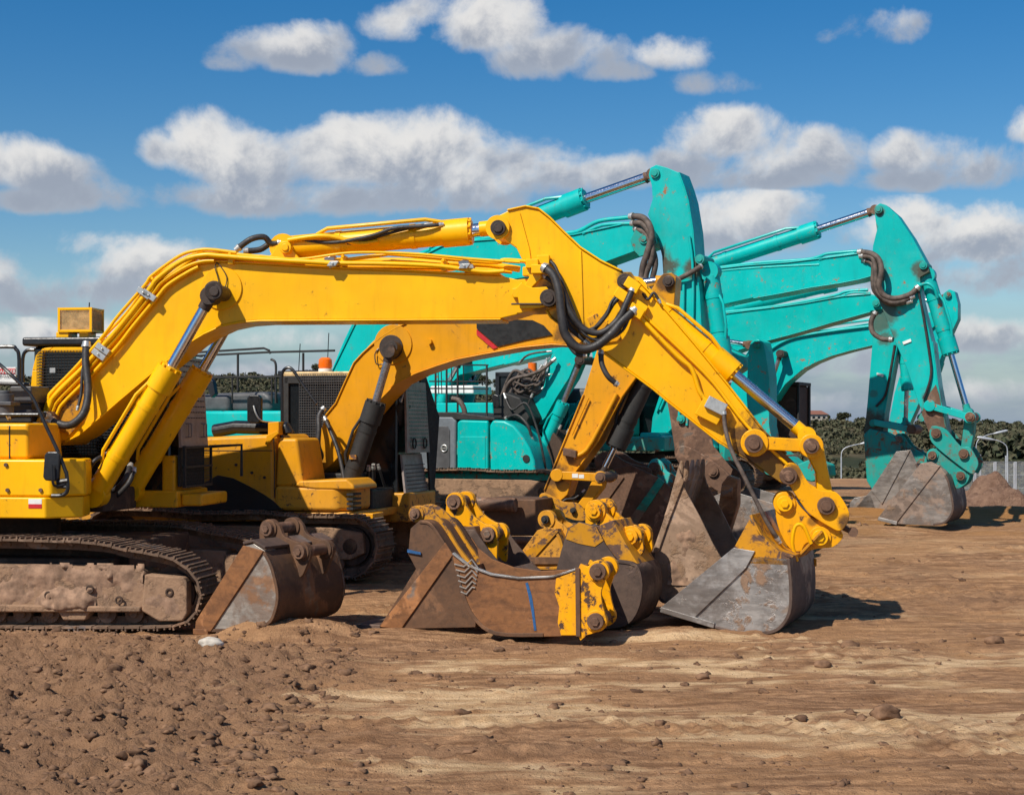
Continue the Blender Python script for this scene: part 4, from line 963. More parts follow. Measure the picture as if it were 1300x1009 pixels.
def teal_machines():
    # --- A: tall vertical stick in the middle
    boomA=[(388,572),(386,550),(396,515),(422,472),(453,408),(480,372),(511,341),(544,322),(570,309),(639,304),(728,299),(789,286),(812,283),(824,290),(830,302),(826,312),(808,318),(767,333),(700,345),(640,355),(590,372),(550,400),(520,435),(495,480),(470,530),(445,565),(415,580)]
    stA=[(823,222),(825,213),(833,209),(847,213),(861,219),(868,238),(873,255),(879,292),(882,333),(887,372),(890,430),(892,500),(898,548),(908,568),(900,580),(880,590),(864,584),(856,560),(849,509),(846,430),(843,372),(840,325),(834,300),(822,272),(828,253),(827,236)]
    P,b,s=teal('teal excavator whose tall stick stands upright in the middle of the picture',400,27.9,24,boomA,.30,stA,.24,
        arm=((520,338),(741,253),(830,222),.16),bucketcyl=((902,345),(917,452),(920,520),.13),
        pins=((831,220,.3,.09),(817,303,.42,.10),(888,329,.3,.09),(864,532,.34,.08),(867,577,.34,.08)),bflange=[(3,11),(17,23)],sflange=[(4,12)],track_u=(-3.0,1.6),stains=['a',(838,335,.35,.95),(842,370,.2,.8),(845,340,.3,.9),(864,540,.55,.9),(870,500,.3,.6),(888,345,.2,.9),(858,430,.12,.7)])
    r=P.root
    pipes(P,b,'teal_paint',[([(462,400,-.2),(490,365,-.2),(540,326,-.2),(556,315,-.2),(590,308,-.2),(640,300,-.2),(720,296,-.2),(738,292,-.2),(760,281,-.2),(790,277,-.2),(804,276,-.2)],.035),([(425,466,-.25),(445,420,-.25),(470,378,-.25),(512,336,-.25),(546,317,-.25)],.03),([(740,297,-.28),(765,286,-.28),(800,284,-.28)],.03)])
    hoses(P,s,'hose',[([(800,275,-.34),(815,276,-.4),(824,285,-.44),(827,300,-.46),(822,320,-.46),(816,338,-.44),(814,356,-.4)],.05),([(802,284,-.34),(815,284,-.4),(826,300,-.42),(828,325,-.42),(820,350,-.4),(822,368,-.36)],.045),([(806,290,-.3),(820,298,-.36),(832,330,-.36),(828,360,-.34),(836,380,-.3)],.045),([(858,356,-.3),(870,350,-.34),(884,342,-.34),(890,338,-.3)],.04)],'dusty_hose')
    pipes(P,s,'teal_stick',[([(875,300,-.26),(880,350,-.27),(878,450,-.27),(872,540,-.27)],.022),([(868,360,-.27),(866,460,-.27),(862,530,-.27)],.022)])
    panel_side(P,b,'tip_lug','teal_worn',[(800,305),(806,292),(818,288),(830,294),(834,308),(826,322),(812,326),(804,318)],-.36,-.30,.01)
    g=MB(); g.pp(P,[(838,470),(842,440),(872,440),(892,470),(905,565),(930,596),(925,612),(905,618),(868,600),(858,580),(849,520)],-.255,-.235); g.out('rusty_plate',M['pin_rust'],s,.004)
    # quick hitch and attached bucket
    qo=[(856,572),(866,566),(880,570),(905,585),(925,602),(930,618),(918,626),(900,616),(880,600),(862,588)]
    g=MB(); S=smooth_path(lpx(P,qo,-.34),3,True)
    for w in (-.34,.28): g.prism([(v.x,v.z) for v in S],w,w+.06)
    q=g.out('quick_hitch',M['pin_rust'],r,.01)
    g=MB(); g.pin(P,905,598,-.38,.38,.085); g.out('pin',M['pin_rust'],q)
    bk=[(868,700),(905,630),(925,622),(985,640),(1002,665),(1000,700),(980,725),(900,722)]
    bb=bucket(P,r,bk,-.65,.65,'dull_brown_steel',name='bucket',shell=(3,7),smat='brown_scoured')
    g=MB(); g.tube([P.L(925,545,.0),P.L(922,585,.0)],.16,4); g.out('tipping_link',M['teal_worn'],r,.02)
    # black railings above its engine deck
    g=MB(); k=-1.35
    g.tube([P.L(200,451,k),P.L(255,447,k),P.L(335,442,k),P.L(342,445,k),P.L(343,449,k)],.018,6)
    g.tube([P.L(200,455,k),P.L(260,451,k),P.L(343,447,k),P.L(425,445,k)],.018,6)
    for x in (302,385): g.tube([P.L(x,448,k),P.L(x,496,k)],.022,6)
    g.tube([P.L(200,480,k),P.L(360,478,k)],.02,6)
    for x in (295,345,350): g.tube([P.L(x,478,k),P.L(x,512,k)],.016,6)
    g.out('handrail',M['matt_black'],r)
    panel_side(P,r,'engine_deck','teal_paint',[(120,522),(372,521),(380,530),(380,556),(120,556)],-1.42,-.6,.06)
    panel_side(P,r,'deck_cover','dark_grey',[(180,512),(275,499),(335,497),(343,503),(345,522),(180,524)],-1.0,.3,.08)
    hoses(P,r,'hose',[([(344,456,-1.3),(350,462,-1.3),(350,490,-1.3),(352,512,-1.3)],.02)],fit=False)
    panel_side(P,r,'side_mirror','black_paint',[(262,476),(270,484),(273,500),(268,505),(262,490)],-1.6,-1.5,.01)

    # --- B: stick at right with the big scoured bucket
    boomB=[(645,548),(660,525),(690,490),(700,450),(725,425),(755,395),(800,368),(860,350),(902,343),(945,338),(1000,334),(1042,329),(1089,323),(1104,326),(1113,336),(1108,349),(1090,354),(1064,359),(1030,364),(1000,370),(956,378),(911,388),(850,402),(800,425),(775,450),(752,455),(749,434),(736,446),(722,480),(706,505),(692,530),(672,550),(655,556)]
    stB=[(1110,270),(1111,262),(1117,258),(1124,260),(1139,273),(1158,301),(1176,334),(1180,345),(1168,352),(1169,379),(1183,434),(1190,490),(1199,538),(1203,556),(1196,566),(1184,562),(1177,540),(1166,511),(1151,468),(1139,440),(1126,408),(1112,372),(1105,350),(1108,312),(1113,292)]
    P,b,s=teal('teal excavator with the rightmost stick, its scoured grey bucket flat on the ground',650,31.8,24,boomB,.30,stB,.22,
        arm=((875,345),(1037,292),(1112,267),.145),bcyl=((688,575),(715,512),(737,457)),bucketcyl=((1177,350),(1207,448),(1229,524),.13),
        pins=((1115,266,.3,.085),(1112,340,.4,.09),(1172,337,.28,.085),(1180,515,.3,.08)),bflange=[(4,12),(15,20)],sflange=[(10,13)],track_u=(-3.2,1.7),body=True,cab=False,hood=False,stains=['b',(1113,350,.35,.95),(1112,290,.10,.6),(1128,395,.35,.75),(1120,270,.12,.9),(1176,350,.22,.9),(1185,545,.45,.9),(1186,505,.25,.75),(1172,345,.2,.8),(1135,425,.15,.7)])
    r=P.root
    pipes(P,b,'teal_paint',[([(905,341,-.2),(960,334,-.2),(1020,330,-.2),(1040,326,-.2),(1052,322,-.2),(1088,319,-.2)],.03),([(905,345,-.28),(960,340,-.28),(1040,336,-.28)],.02),([(1040,330,-.28),(1055,326,-.28),(1085,322,-.28)],.025)])
    hoses(P,s,'hose',[([(1090,320,-.34),(1106,322,-.4),(1116,330,-.44),(1119,345,-.46),(1116,362,-.44),(1122,375,-.4),(1136,379,-.36),(1155,374,-.3),(1166,364,-.26)],.05),([(1092,325,-.34),(1108,328,-.4),(1112,350,-.42),(1112,366,-.4),(1124,381,-.38),(1140,384,-.34),(1160,376,-.26)],.045),([(1096,330,-.3),(1108,336,-.34),(1108,358,-.36),(1112,372,-.34),(1130,386,-.3),(1158,382,-.26)],.04),([(1112,396,-.1),(1106,408,-.12),(1108,422,-.14),(1120,430,-.16),(1133,431,-.2)],.045)],'dusty_hose')
    pipes(P,s,'teal_stick',[([(1168,362,-.2),(1178,360,-.24),(1186,366,-.24),(1190,378,-.2)],.03)])
    pipes(P,s,'hose_rubber',[([(1166,368,-.24),(1172,400,-.245),(1180,450,-.245),(1182,475,-.245),(1176,498,-.245),(1172,506,-.25)],.022)],'hose')
    panel_side(P,s,'label_plate','white_paint',[(1145.5,434),(1156,430),(1157,433.5),(1147,437.5)],-.228,-.215,.0)
    panel_side(P,s,'rust_patch','pin_rust',[(1170,524),(1180,500),(1188,488),(1192,502),(1200,540),(1198,556),(1184,560),(1176,540)],-.226,-.21,.002)
    Q=Par(P,-.3)
    g=MB()
    for w in (-.3,.24):
        a=Q.L(1180,515,w); e=Q.L(1231,530,w); g.obox((a+e)/2+Vector((0,.03,0)),(e-a)/2,Vector((0,.03,0)),Vector((0,0,.06)))
        for q_ in (a,e): g.cyl((q_.x,w-.01,q_.z),(q_.x,w+.07,q_.z),.10,20)
    g.outs('link_arm',M['teal_stick'],r,.01)
    g=MB(); g.pin(P,1231,529,-.34,.34,.08); g.out('link_pin',M['pin_rust'],r,.004)
    panel_side(P,r,'tipping_link','teal_worn',[(1224,530),(1238,530),(1236,552),(1232,572),(1219,572),(1222,550)],-.12,.12,.02)
    qo=[(1180,547),(1183,541),(1190,541),(1202,546),(1219,566),(1230,567),(1237,576),(1242,588),(1238,598),(1232,601),(1206,582),(1188,567),(1181,558)]
    g=MB(); S=smooth_path(lpx(P,qo,-.3),3,True)
    for w in (-.3,.25): g.prism([(v.x,v.z) for v in S],w,w+.05)
    q=g.out('quick_hitch',M['teal_worn'],r,.01)
    g=MB(); g.pin(P,1188,550,-.36,.36,.085); g.pin(P,1223,576,-.36,.36,.085); g.outs('pin',M['pin_rust'],q,.006)
    side=[(1115,657),(1169,588),(1182,586),(1193,591),(1201,602),(1206,614),(1211,640),(1209,653),(1200,664),(1185,667),(1139,665)]
    bb=bucket(P,r,side,-.70,.70,'dull_brown_steel',name='bucket',shell=(4,9),smat='brown_scoured',cut=[(1115,657),(1169,588),(1194,591),(1137,665)],lip=[(1115,658),(1139,664)])
    ears(P,bb,[(1178,584),(1177,574),(1184,569),(1193,572),(1204,582),(1217,591),(1228,596),(1231,604),(1226,614),(1214,620),(1208,606),(1200,596),(1190,590)],(-.24,.19),.05,'teal_worn',pins=((1184,578),(1220,604)),pr=.075,boss=.10)
    # its body with grey door, rails, busy hoses
    wn=-1.42
    o=panel_side(P,r,'front_housing','teal_paint',[(622,606),(621,540),(625,533),(640,534),(652,540),(662,552),(672,568),(678,584),(680,606)],wn,-.5,.05)
    o2=panel_side(P,r,'side_housing','teal_paint',[(580,606),(580,536),(584,533),(619.5,534),(619.5,606)],wn,-.4,.05)
    panel_side(P,o2,'pressed_panel','teal_paint',[(584,598),(584,554),(616,554),(616,598)],wn-.012,wn+.01,.01)
    panel_side(P,r,'rear_door','grey_door',[(500,609),(500,528),(575,528),(579,534),(578,609)],wn+.02,-.4,.05)
    panel_side(P,r,'door_recess','dark_grey',[(553,595),(553,541),(568,541),(571,546),(571,592),(568,597)],wn+.005,wn+.03,.01)
    panel_side(P,r,'lower_rail','teal_worn',[(480,611),(480,600),(696,601),(698,610)],wn-.02,wn+.5,.02)
    g=MB(); p=P.L(668,582,wn-.01); g.cyl((p.x,wn-.02,p.z),(p.x,wn+.02,p.z),.07,16); g.out('latch',M['matt_black'],o)
    g=MB(); p=P.L(564,569,wn); g.torus((p.x,wn-.005,p.z),(0,1,0),.06,.014); g.box(p.x-.05,p.x+.05,wn-.02,wn,p.z-.01,p.z+.01); g.out('door_handle',M['zinc'],r)
    panel_side(P,r,'deck_plate','matt_black',[(500,531),(500,523),(576,523),(628,530),(628,534)],wn+.03,.2,.02)
    g=MB(); k=wn+.1
    for x in (553,567,581,618): g.tube([P.L(x,463,k),P.L(x,528,k)],.022,6)
    for y in (463,484,493): g.tube([P.L(545,y,k),P.L(620,y+.5,k)],.014,6)
    for x in (556,560,573,588): g.tube([P.L(x,463,k),P.L(x+1,500,k)],.01,5)
    g.out('handrail',M['matt_black'],r)
    hoses(P,r,'hose',[([(574,506,k),(582,508,k),(588,516,k),(591,528,k)],.05)],'dusty_hose',fit=False)
    # cab of B seen behind the rails
    wc=.4; a=P.L(632,500,wc).x; e=P.L(700,500,wc).x; z1=P.L(650,476,wc).z; z0=P.L(650,600,wc).z
    g=MB(); g.box(a,e,wc,1.4,z0,z1); c=g.out('cab',M['glass_dark'],r,.04)
    g=MB(); g.box(a-.04,a+.05,wc-.04,1.42,z0,z1+.05); g.box(a-.04,e+.03,wc-.04,1.42,z1-.03,z1+.06); g.out('cab_frame',M['black_paint'],c,.01)
    g=MB(); p=P.L(676,468,.8); g.cyl((p.x,.8,z1+.05),(p.x,.8,z1+.25),.09,16); g.out('beacon',M['beacon_orange'],c)
    panel_side(P,c,'window_sticker','teal_paint',[(650,503),(650,495),(662,495),(662,503)],wc-.03,wc-.01,0)
    panel_side(P,r,'side_mirror','black_paint',[(624,504),(627,500),(633,502),(634,515),(631,519),(626,516)],k-.1,k-.04,.02)
    hs=[]; rr=random.Random(3)
    for i in range(13):
        x0=640+rr.uniform(-6,20); y0=500+rr.uniform(0,26); x1=692+rr.uniform(-8,8); y1=478+rr.uniform(-26,24)
        hs.append(([(x0,y0+18,-.5+i*.05),(x0-4,y0,-.55+i*.05),(x0+10,y0-18-rr.uniform(0,16),-.6+i*.05),(x0+28,y0-24,-.55+i*.05),(x1,y1,-.4+i*.03)],rr.uniform(.02,.032)))
    hs+=[([(641,525,-.6),(640,500,-.62),(650,482,-.62),(672,476,-.6),(690,468,-.5),(705,455,-.4)],.035),([(660,460,-.2),(668,452,-.3),(680,448,-.3),(700,446,-.3)],.02)]
    hoses(P,r,'hose',hs,'dusty_hose')
    hoses(P,r,'hose',[([(640,500,-.9),(650,520,-1.0),(668,512,-1.0),(682,545,-1.0),(690,580,-1.0),(693,598,-.9)],.022),([(700,590,-.5),(704,560,-.55),(712,540,-.55)],.022),([(706,600,-.3),(712,570,-.4),(722,545,-.4)],.022),([(640,532,-.9),(656,527,-1.0),(670,540,-1.05),(676,560,-1.0)],.03),([(655,560,-.6),(668,520,-.7),(676,500,-.7)],.02)],'hose_rubber')
    panel_side(P,r,'pump_block','matt_black',[(626,533),(626,505),(640,498),(660,505),(672,530),(664,545)],-.9,.1,.03)
    g=MB(); g.pp(P,[(684,606),(686,560),(700,545),(712,560),(722,606)],-.6,.6); g.out('swing_nose',M['dark_rust'],r,.03)

    # --- C: second right-hand stick
    boomC=[(826,552),(828,530),(836,505),(850,470),(872,430),(890,408),(913,400),(950,395),(984,391),(1020,386),(1069,377),(1105,374),(1118,376),(1124,384),(1120,392),(1105,395),(1080,402),(1055,409),(1025,418),(1000,425),(965,434),(930,446),(900,462),(880,490),(866,520),(852,545),(838,558)]
    stC=[(1112,352),(1118,343),(1130,345),(1138,366),(1141,390),(1140,430),(1132,470),(1122,525),(1120,548),(1113,560),(1101,560),(1096,548),(1098,540),(1101,511),(1105,463),(1108,427),(1109,385)]
    P,b,s=teal('teal excavator whose stick hangs just left of the rightmost stick',835,33.4,24,boomC,.28,stC,.22,arm=((930,392),(1060,362),(1120,350),.11),bucketcyl=((1140,380),(1152,494),(1150,540),.10,'rod_dull'),
        pins=((1119,352,.3,.08),(1112,385,.36,.09),(1108,537,.3,.085)),bflange=[(3,11),(15,23)],sflange=[(4,8)],track_u=(-2.6,1.6),stains=['c',(1118,352,.2,.9),(1118,410,.35,.75),(1109,540,.4,.9),(1125,430,.2,.7),(1112,500,.1,.5)])
    r=P.root
    pipes(P,b,'teal_paint',[([(905,398,-.2),(960,392,-.2),(1010,385,-.2),(1060,375,-.2),(1075,370,-.2),(1102,368,-.2)],.03),([(1060,380,-.25),(1080,372,-.25),(1105,372,-.25)],.022),([(838,520,-.3),(850,492,-.3),(860,470,-.3),(880,440,-.3)],.025),([(834,522,-.3),(846,492,-.3),(856,470,-.3),(876,438,-.3)],.025)])
    pipes(P,s,'hose_rubber',[([(1136,438,-.24),(1132,462,-.24),(1127,490,-.24),(1122,505,-.24),(1112,516,-.26)],.024)],'hose')
    panel_side(P,s,'label_plate','white_paint',[(1113,473),(1122,475),(1121,478.5),(1113,476)],-.228,-.215,0)
    Q=Par(P,-.3); g=MB()
    for w in (-.3,.24):
        a=Q.L(1109,536,w); e=Q.L(1158,546,w); g.obox((a+e)/2+Vector((0,.03,0)),(e-a)/2,Vector((0,.03,0)),Vector((0,0,.06)))
    g.outs('link_arm',M['teal_stick'],r,.01)
    g=MB(); g.pin(P,1157,545,-.34,.34,.09); g.out('link_pin',M['pin_rust'],r)
    panel_side(P,r,'quick_hitch','teal_worn',[(1096,552),(1104,544),(1120,548),(1136,556),(1146,566),(1140,580),(1124,600),(1112,630),(1100,610),(1098,580)],-.3,.3,.03)
    side=[(1085,645),(1106,622),(1124,596),(1138,573),(1156,571),(1164,588),(1172,612),(1172,635),(1160,652),(1130,660),(1105,658)]
    bb=bucket(P,r,side,-.66,.66,'dull_brown_steel',name='bucket',shell=(5,9),smat='brown_scoured',cut=[(1106,622),(1138,573),(1156,571),(1120,640)],lip=[(1085,646),(1112,652)],teeth=0)
    ears(P,bb,[(1134,562),(1138,551),(1146,552),(1156,566),(1176,580),(1172,596),(1160,590),(1150,574),(1138,572)],(-.22,.17),.05,'teal_worn',pins=((1141,558),),pr=.075,boss=.1)
    panel_side(P,bb,'serrated_edge','scoured_steel',[(1076,642),(1084,632),(1106,628),(1112,646),(1080,650)],-.66,-.3,.01)
    panel_side(P,r,'front_box','teal_paint',[(811,570),(811,556),(813,549),(836,549),(840,553),(840,570)],-1.3,-.6,.03)
    # --- D: arch shaped boom at the back
    boomD=[(893,575),(898,560),(915,520),(935,470),(955,440),(985,425),(1019,422),(1069,417),(1105,411),(1150,402),(1180,396),(1192,398),(1193,408),(1182,418),(1150,427),(1105,438),(1080,444),(1055,451),(1035,459),(1017,469),(996,487),(982,508),(975,520),(955,555),(930,578),(910,582)]
    stD=[(1194,386),(1198,372),(1205,367),(1212,370),(1216,385),(1216,405),(1200,440),(1188,470),(1172,500),(1154,540),(1142,566),(1130,566),(1126,548),(1135,500),(1150,450),(1172,410)]
    P,b,s=teal('teal excavator at the back with an arched boom and brown cab front below it',890,38.8,24,boomD,.28,stD,.22,arm=((1000,420),(1130,385),(1200,378),.10),bcyl=((950,580),(972,505),(991,449)),bucketcyl=((1212,400),(1190,470),(1170,530),.09),
        pins=((1203,374,.3,.09),(1187,402,.36,.09)),bflange=[(3,9),(14,21)],track_u=(-2.8,1.8),cab=False)
    r=P.root
    pipes(P,b,'teal_paint',[([(975,446,-.3),(990,436,-.3),(1010,428,-.3),(1050,421,-.3),(1104,414,-.3)],.035),([(978,432,-.2),(1000,424,-.2),(1060,412,-.2),(1104,406,-.2)],.03)])
    wc=.3; ue=P.L(1012,520,wc).x; z1=P.L(1000,486,wc).z
    g=MB(); g.box(ue-1.7,ue,wc,1.4,.9,z1-.06); c=g.out('cab',M['dark_rust'],r,.05)
    g=MB(); g.box(ue-1.75,ue+.05,wc-.03,1.45,z1-.06,z1+.02); g.box(ue,ue+.05,wc-.02,wc+.06,.9,z1); g.box(ue,ue+.05,1.3,1.42,.9,z1); g.out('cab_frame',M['matt_black'],c,.01)
    g=MB(); p=P.L(1024,505,1.5); g.obox(p,Vector((.02,0,0)),Vector((0,.09,0)),Vector((0,0,.2))); g.tube([p,p+Vector((-.2,-.1,.1))],.02,6); g.out('side_mirror',M['matt_black'],c,.01)
    # --- E: small stick crossing behind the amber boom
    boomE=[(500,556),(505,540),(520,500),(548,450),(580,420),(640,408),(740,405),(830,412),(915,440),(938,452),(940,466),(925,476),(880,462),(830,452),(770,440),(727,441),(640,462),(583,476),(560,500),(540,540),(520,560)]
    stE=[(950,442),(953,434),(960,430),(968,434),(971,446),(976,480),(976,540),(984,580),(978,596),(966,598),(956,582),(950,540),(947,500)]
    P,b,s=teal('teal excavator at the back, its short stick showing under the arched boom',520,36,33,boomE,.26,stE,.2,arm=((800,416),(880,427),(953,438),.11),bcyl=((560,520),(568,484),(583,458)),pins=((959,438,.3,.085),),bflange=[(3,8),(12,16)],track_u=(-2.6,1.6))
    r=P.root
    panel_side(P,r,'teal_deck','teal_paint',[(430,540),(430,512),(625,511),(626,522),(626,540)],-1.4,-.7,.03)
    panel_side(P,r,'white_deck_cover','white_paint',[(545,500),(546,490),(600,489),(601,500)],-1.3,-.6,.03)
    panel_side(P,s,'bucket_hitch','teal_worn',[(952,574),(966,568),(990,572),(1012,590),(1016,604),(1000,612),(972,602)],-.24,.24,.02)
    g=MB(); g.pin(P,993,583,-.3,.3,.09); g.out('pin',M['pin_rust'],s)
    panel_side(P,r,'tipping_link','teal_worn',[(1010,590),(1030,582),(1050,590),(1052,604),(1030,612),(1014,606)],-.2,.2,.03)
    # front hoses at the foot
teal_machines()

# ================================================================== 4. loose buckets on the ground
G='loose buckets lying between the excavators'
def loose(lab,px,D,yaw,cat='bucket',name='digger_bucket'): return Pl(name,lab,cat,px,D,yaw,G)
def loose_buckets():
    # 1 front left
    P=loose('rusty bucket with a bare steel patch on its side, in front of the near track',340,17.5,28)
    side=[(250,788),(310,692),(322,690),(336,699),(346,718),(354,752),(351,776),(341,793),(313,801),(268,802),(249,802)]
    o=bucket(P,P.root,side,-.62,.58,'rust_brown',shell=(3,9),smat='bright_worn_steel',cut=[(250,788),(310,692),(336,699),(269,801),(249,802)],cut_mat='rust_orange',lip=[(247,801),(266,802)],tmat='rust_orange')
    g=MB(); g.strip([(v.x,v.z) for v in lpx(P,[(310,691),(322,688),(337,697)],-.62)],-.64,.60,.03); g.out('top_plate',M['dull_brown_steel'],o,.006)
    eo=[(332,690),(329,680),(330,668),(334,661),(343,660),(354,667),(360,680),(374,687),(390,693),(394,702),(390,716),(381,733),(372,716),(360,702),(346,696)]
    ears(P,o,eo,(-.22,.19),.05,'rust_brown',pins=((342,671),(383,700)),pr=.075,boss=.10)
    # 2 narrow brown one
    P=loose('tall narrow brown bucket leaning back, left of the curved plate bucket',540,17.9,20)
    side=[(482,795),(528,722),(518,703),(521,671),(533,660),(548,664),(566,690),(590,730),(604,770),(604,796),(510,798)]
    o=bucket(P,P.root,side,-.35,.40,'rust_brown',shell=(4,9),smat='rust_brown',cut=[(482,795),(566,688),(576,704),(510,798)],cut_mat='rust_orange',lip=[(450,795),(484,796)],tmat='dull_brown_steel')
    panel_side(P,o,'paint_mark','blue_paint',[(517,697),(534,701),(534,704),(517,701)],-.376,-.36,0)
    ears(P,o,[(521,660),(520,650),(526,643),(536,642),(550,650),(566,668),(582,694),(598,716),(592,724),(575,712),(552,682),(536,668)],(-.16,.14),.05,'worn_yellow',pins=((529,652),),pr=.06,boss=.09)
    # 3 yellow ears in the middle
    P=loose('brown bucket with tall chipped yellow ears standing behind the curved plate bucket',600,18.7,20)
    side=[(572,672),(602,672),(618,695),(640,722),(660,745),(664,775),(645,793),(596,795),(560,770),(558,720)]
    o=bucket(P,P.root,side,-.40,.55,'dull_brown_steel',shell=(3,8),smat='dull_brown_steel')
    g=MB(); g.pp(P,[(577,670),(602,668),(612,690),(592,695)],-.35,.5); g.out('top_box',M['rust_brown'],o,.01)
    eo=[(567,664),(566,645),(569,632),(577,625),(587,630),(593,644),(601,655),(614,664),(625,668),(631,677),(631,695),(629,716),(617,705),(606,694),(602,672),(590,668),(578,667)]
    ears(P,o,eo,(-.2,.12),.05,'chipped_yellow',pins=((578,637),(621,678)),pr=.085,boss=.11)
    # 4 curved plate bucket lying on its back
    P=loose('wide rusty bucket on its back with a blue paint line and yellow ears',660,17.25,14)
    side=[(574,703),(594,719),(623,730),(658,735),(702,733),(733,723),(735,765),(734,807),(690,808),(629,806),(600,785),(585,754),(578,725)]
    q=[P.L(x,y,-.55) for x,y in side]
    o=bucket(P,P.root,side,-.55,.45,'rust_brown',shell=(8,12),smat='rust_orange',th=.04)
    for a in (-.585,):
        panel_side(P,o,'paint_mark','blue_paint',[(667,740),(670,739),(675,756),(678,775),(681,800),(678,800),(675,778),(671,757)],-.556,-.546,0)
        panel_side(P,o,'yellow_end','chipped_yellow',[(706,734),(733,724),(734,806),(712,806),(708,790),(710,770),(704,752)],-.562,-.545,.002)
    for k in range(6):
        x=577+k*1.6; y=716+k*7
        g=MB(); g.tube([P.L(x,y,-.562),P.L(x+12-k,y+3,-.562),P.L(x+22-k*1.5,y-6+k*0,-.562),P.L(x+30-k*2.4,y+5-k*2,-.562)],.008,5); g.out('weld_bead',M['zinc'],o)
    g=MB(); g.strip([(v.x,v.z) for v in lpx(P,side[:6],-.56)],-.57,-.5,.02); g.out('worn_edge',M['scoured_steel'],o,.004)
    eo=[(734,722),(745,719),(756,714),(766,717),(769,728),(767,740),(763,752),(765,768),(768,780),(767,794),(757,802),(745,806),(734,807)]
    ears(P,o,eo,(-.60,-.12),.05,'chipped_yellow',pins=((760,725),(757,788)),pr=.085,boss=.11)
    g=MB(); g.pp(P,[(730,721),(736,721),(737,808),(731,808)],-.62,.45); g.out('back_plate',M['rust_brown'],o,.006)
    # 5 brown with yellow ears
    P=loose('brown bucket with bright chipped yellow ears, right behind the curved plate bucket',760,18.2,22)
    side=[(703,735),(712,700),(721,670),(735,662),(757,668),(768,690),(782,710),(808,716),(816,742),(810,775),(792,795),(750,799),(712,795)]
    o=bucket(P,P.root,side,-.50,.20,'dull_brown_steel',shell=(6,11),smat='dull_brown_steel')
    panel_side(P,o,'yellow_wear','worn_yellow',[(718,684),(722,671),(735,663),(757,669),(766,686),(755,694),(735,690)],-.508,-.495,.002)
    g=MB(); g.pp(P,[(757,668),(778,660),(800,700),(810,716),(785,712),(770,694)],-.45,.18); g.out('top_plate',M['worn_yellow'],o,.01)
    eo=[(744,668),(744,645),(750,637),(760,637),(767,648),(778,659),(792,668),(804,669),(813,677),(816,690),(816,701),(805,708),(790,702),(780,690),(768,672),(756,664)]
    ears(P,o,eo,(-.2,.13),.06,'chipped_yellow',pins=((756,648),(802,681)),pr=.085,pmat='chipped_yellow',boss=.12)
    # 6 small yellow one
    P=loose('small yellow bucket with a hollow pin boss, below the amber stick',690,19.8,24)
    side=[(656,708),(682,673),(694,669),(706,671),(714,688),(716,707),(712,722),(665,722)]
    o=bucket(P,P.root,side,-.3,.5,'worn_yellow',shell=(3,7),smat='amber_low',cut=[(656,708),(706,671),(710,674),(676,712)],cut_mat='worn_yellow')
    panel_side(P,o,'wear_strip','rust_brown',[(655,707),(714,707),(714,716),(660,716)],-.33,-.3,.004)
    ears(P,o,[(686,664),(687,653),(694,649),(702,652),(707,661),(718,669),(722,680),(718,690),(710,680),(700,672),(690,670)],(-.14,.12),.05,'amber_low',pins=((694,659),),pr=.05,pmat='matt_black',boss=.11)
    # 7 muddy bucket standing on its heel
    P=loose('mud caked bucket standing on its heel with five teeth pointing up',860,19.0,20)
    side=[(861,592),(846,650),(828,700),(826,725),(828,745),(841,765),(870,765),(905,752),(925,725),(905,690),(888,655),(868,618)]
    o=bucket(P,P.root,side,-.60,.55,'dull_brown_steel',shell=(2,8),smat='muddy_steel')
    A=P.L(848,742,-.6); B=P.L(886,672,-.6); mudpatch(P,o,A.x,B.x,A.z,B.z,-.602,.045,.41,5)
    panel_side(P,o,'side_cutter','muddy_steel',[(861,592),(868,612),(848,665),(836,700),(828,702),(846,648)],-.63,-.6,.01)
    g=MB(); a=P.L(860,612,-.6); e=P.L(846,655,-.6); g.obox((a+e)/2+Vector((0,.57,0)),(e-a)/2,Vector((0,.57,0)),Vector((.03,0,.01))); g.out('cutting_edge',M['muddy_steel'],o,.01)
    for k in range(5):
        w=-.55+k*.26; t=MB(); p=P.L(861,612,-.6); p=Vector((p.x,w,p.z)); t.tube([p-Vector((.07,0,.22)),p-Vector((.03,0,.06)),p+Vector((0,0,.02)),p+Vector((.01,0,.06)),p+Vector((.02,0,.16)),p+Vector((.03,0,.24))],.075,7,rs=[.03,.042,.03,.040,.034,.018]); t.out('tooth',M['muddy_steel'],o,.01)
    # 8 rusty one with green paint trace
    P=loose('rusty bucket with a teal paint trace and a big brown hanger plate, behind the others',800,23.5,24)
    side=[(748,655),(776,596),(800,590),(836,606),(856,622),(868,655),(860,700),(830,725),(770,722),(742,690)]
    o=bucket(P,P.root,side,-.6,.6,'dull_brown_steel',shell=(4,8),smat='pin_rust')
    panel_side(P,o,'side_cutter','teal_rust_plate',[(836,606),(843,612),(800,678),(780,700),(772,696)],-.625,-.6,.004)
    panel_side(P,o,'seam_plate','pin_rust',[(776,598),(792,606),(752,662),(744,656)],-.625,-.6,.004)
    ears(P,o,[(757,632),(757,590),(759,578),(768,573),(780,577),(792,585),(810,591),(824,594),(826,602),(812,608),(806,620),(800,612),(786,600),(772,594),(764,610)],(-.24,.19),.05,'pin_rust',pins=((765,586),(803,603)),pr=.085,boss=.12)
    ears(P,o,[(824,596),(825,586),(832,582),(840,587),(846,598),(856,604),(862,616),(852,624),(838,612),(828,606)],(-.1,.25),.05,'teal_stick',pins=((832,594),),pr=.085,boss=.11)
    # 9 ripper tyne
    P=Pl('ripper_tyne','orange brown ripper tyne leaning inside the mud caked bucket','ripper',912,19.9,24,z=None)
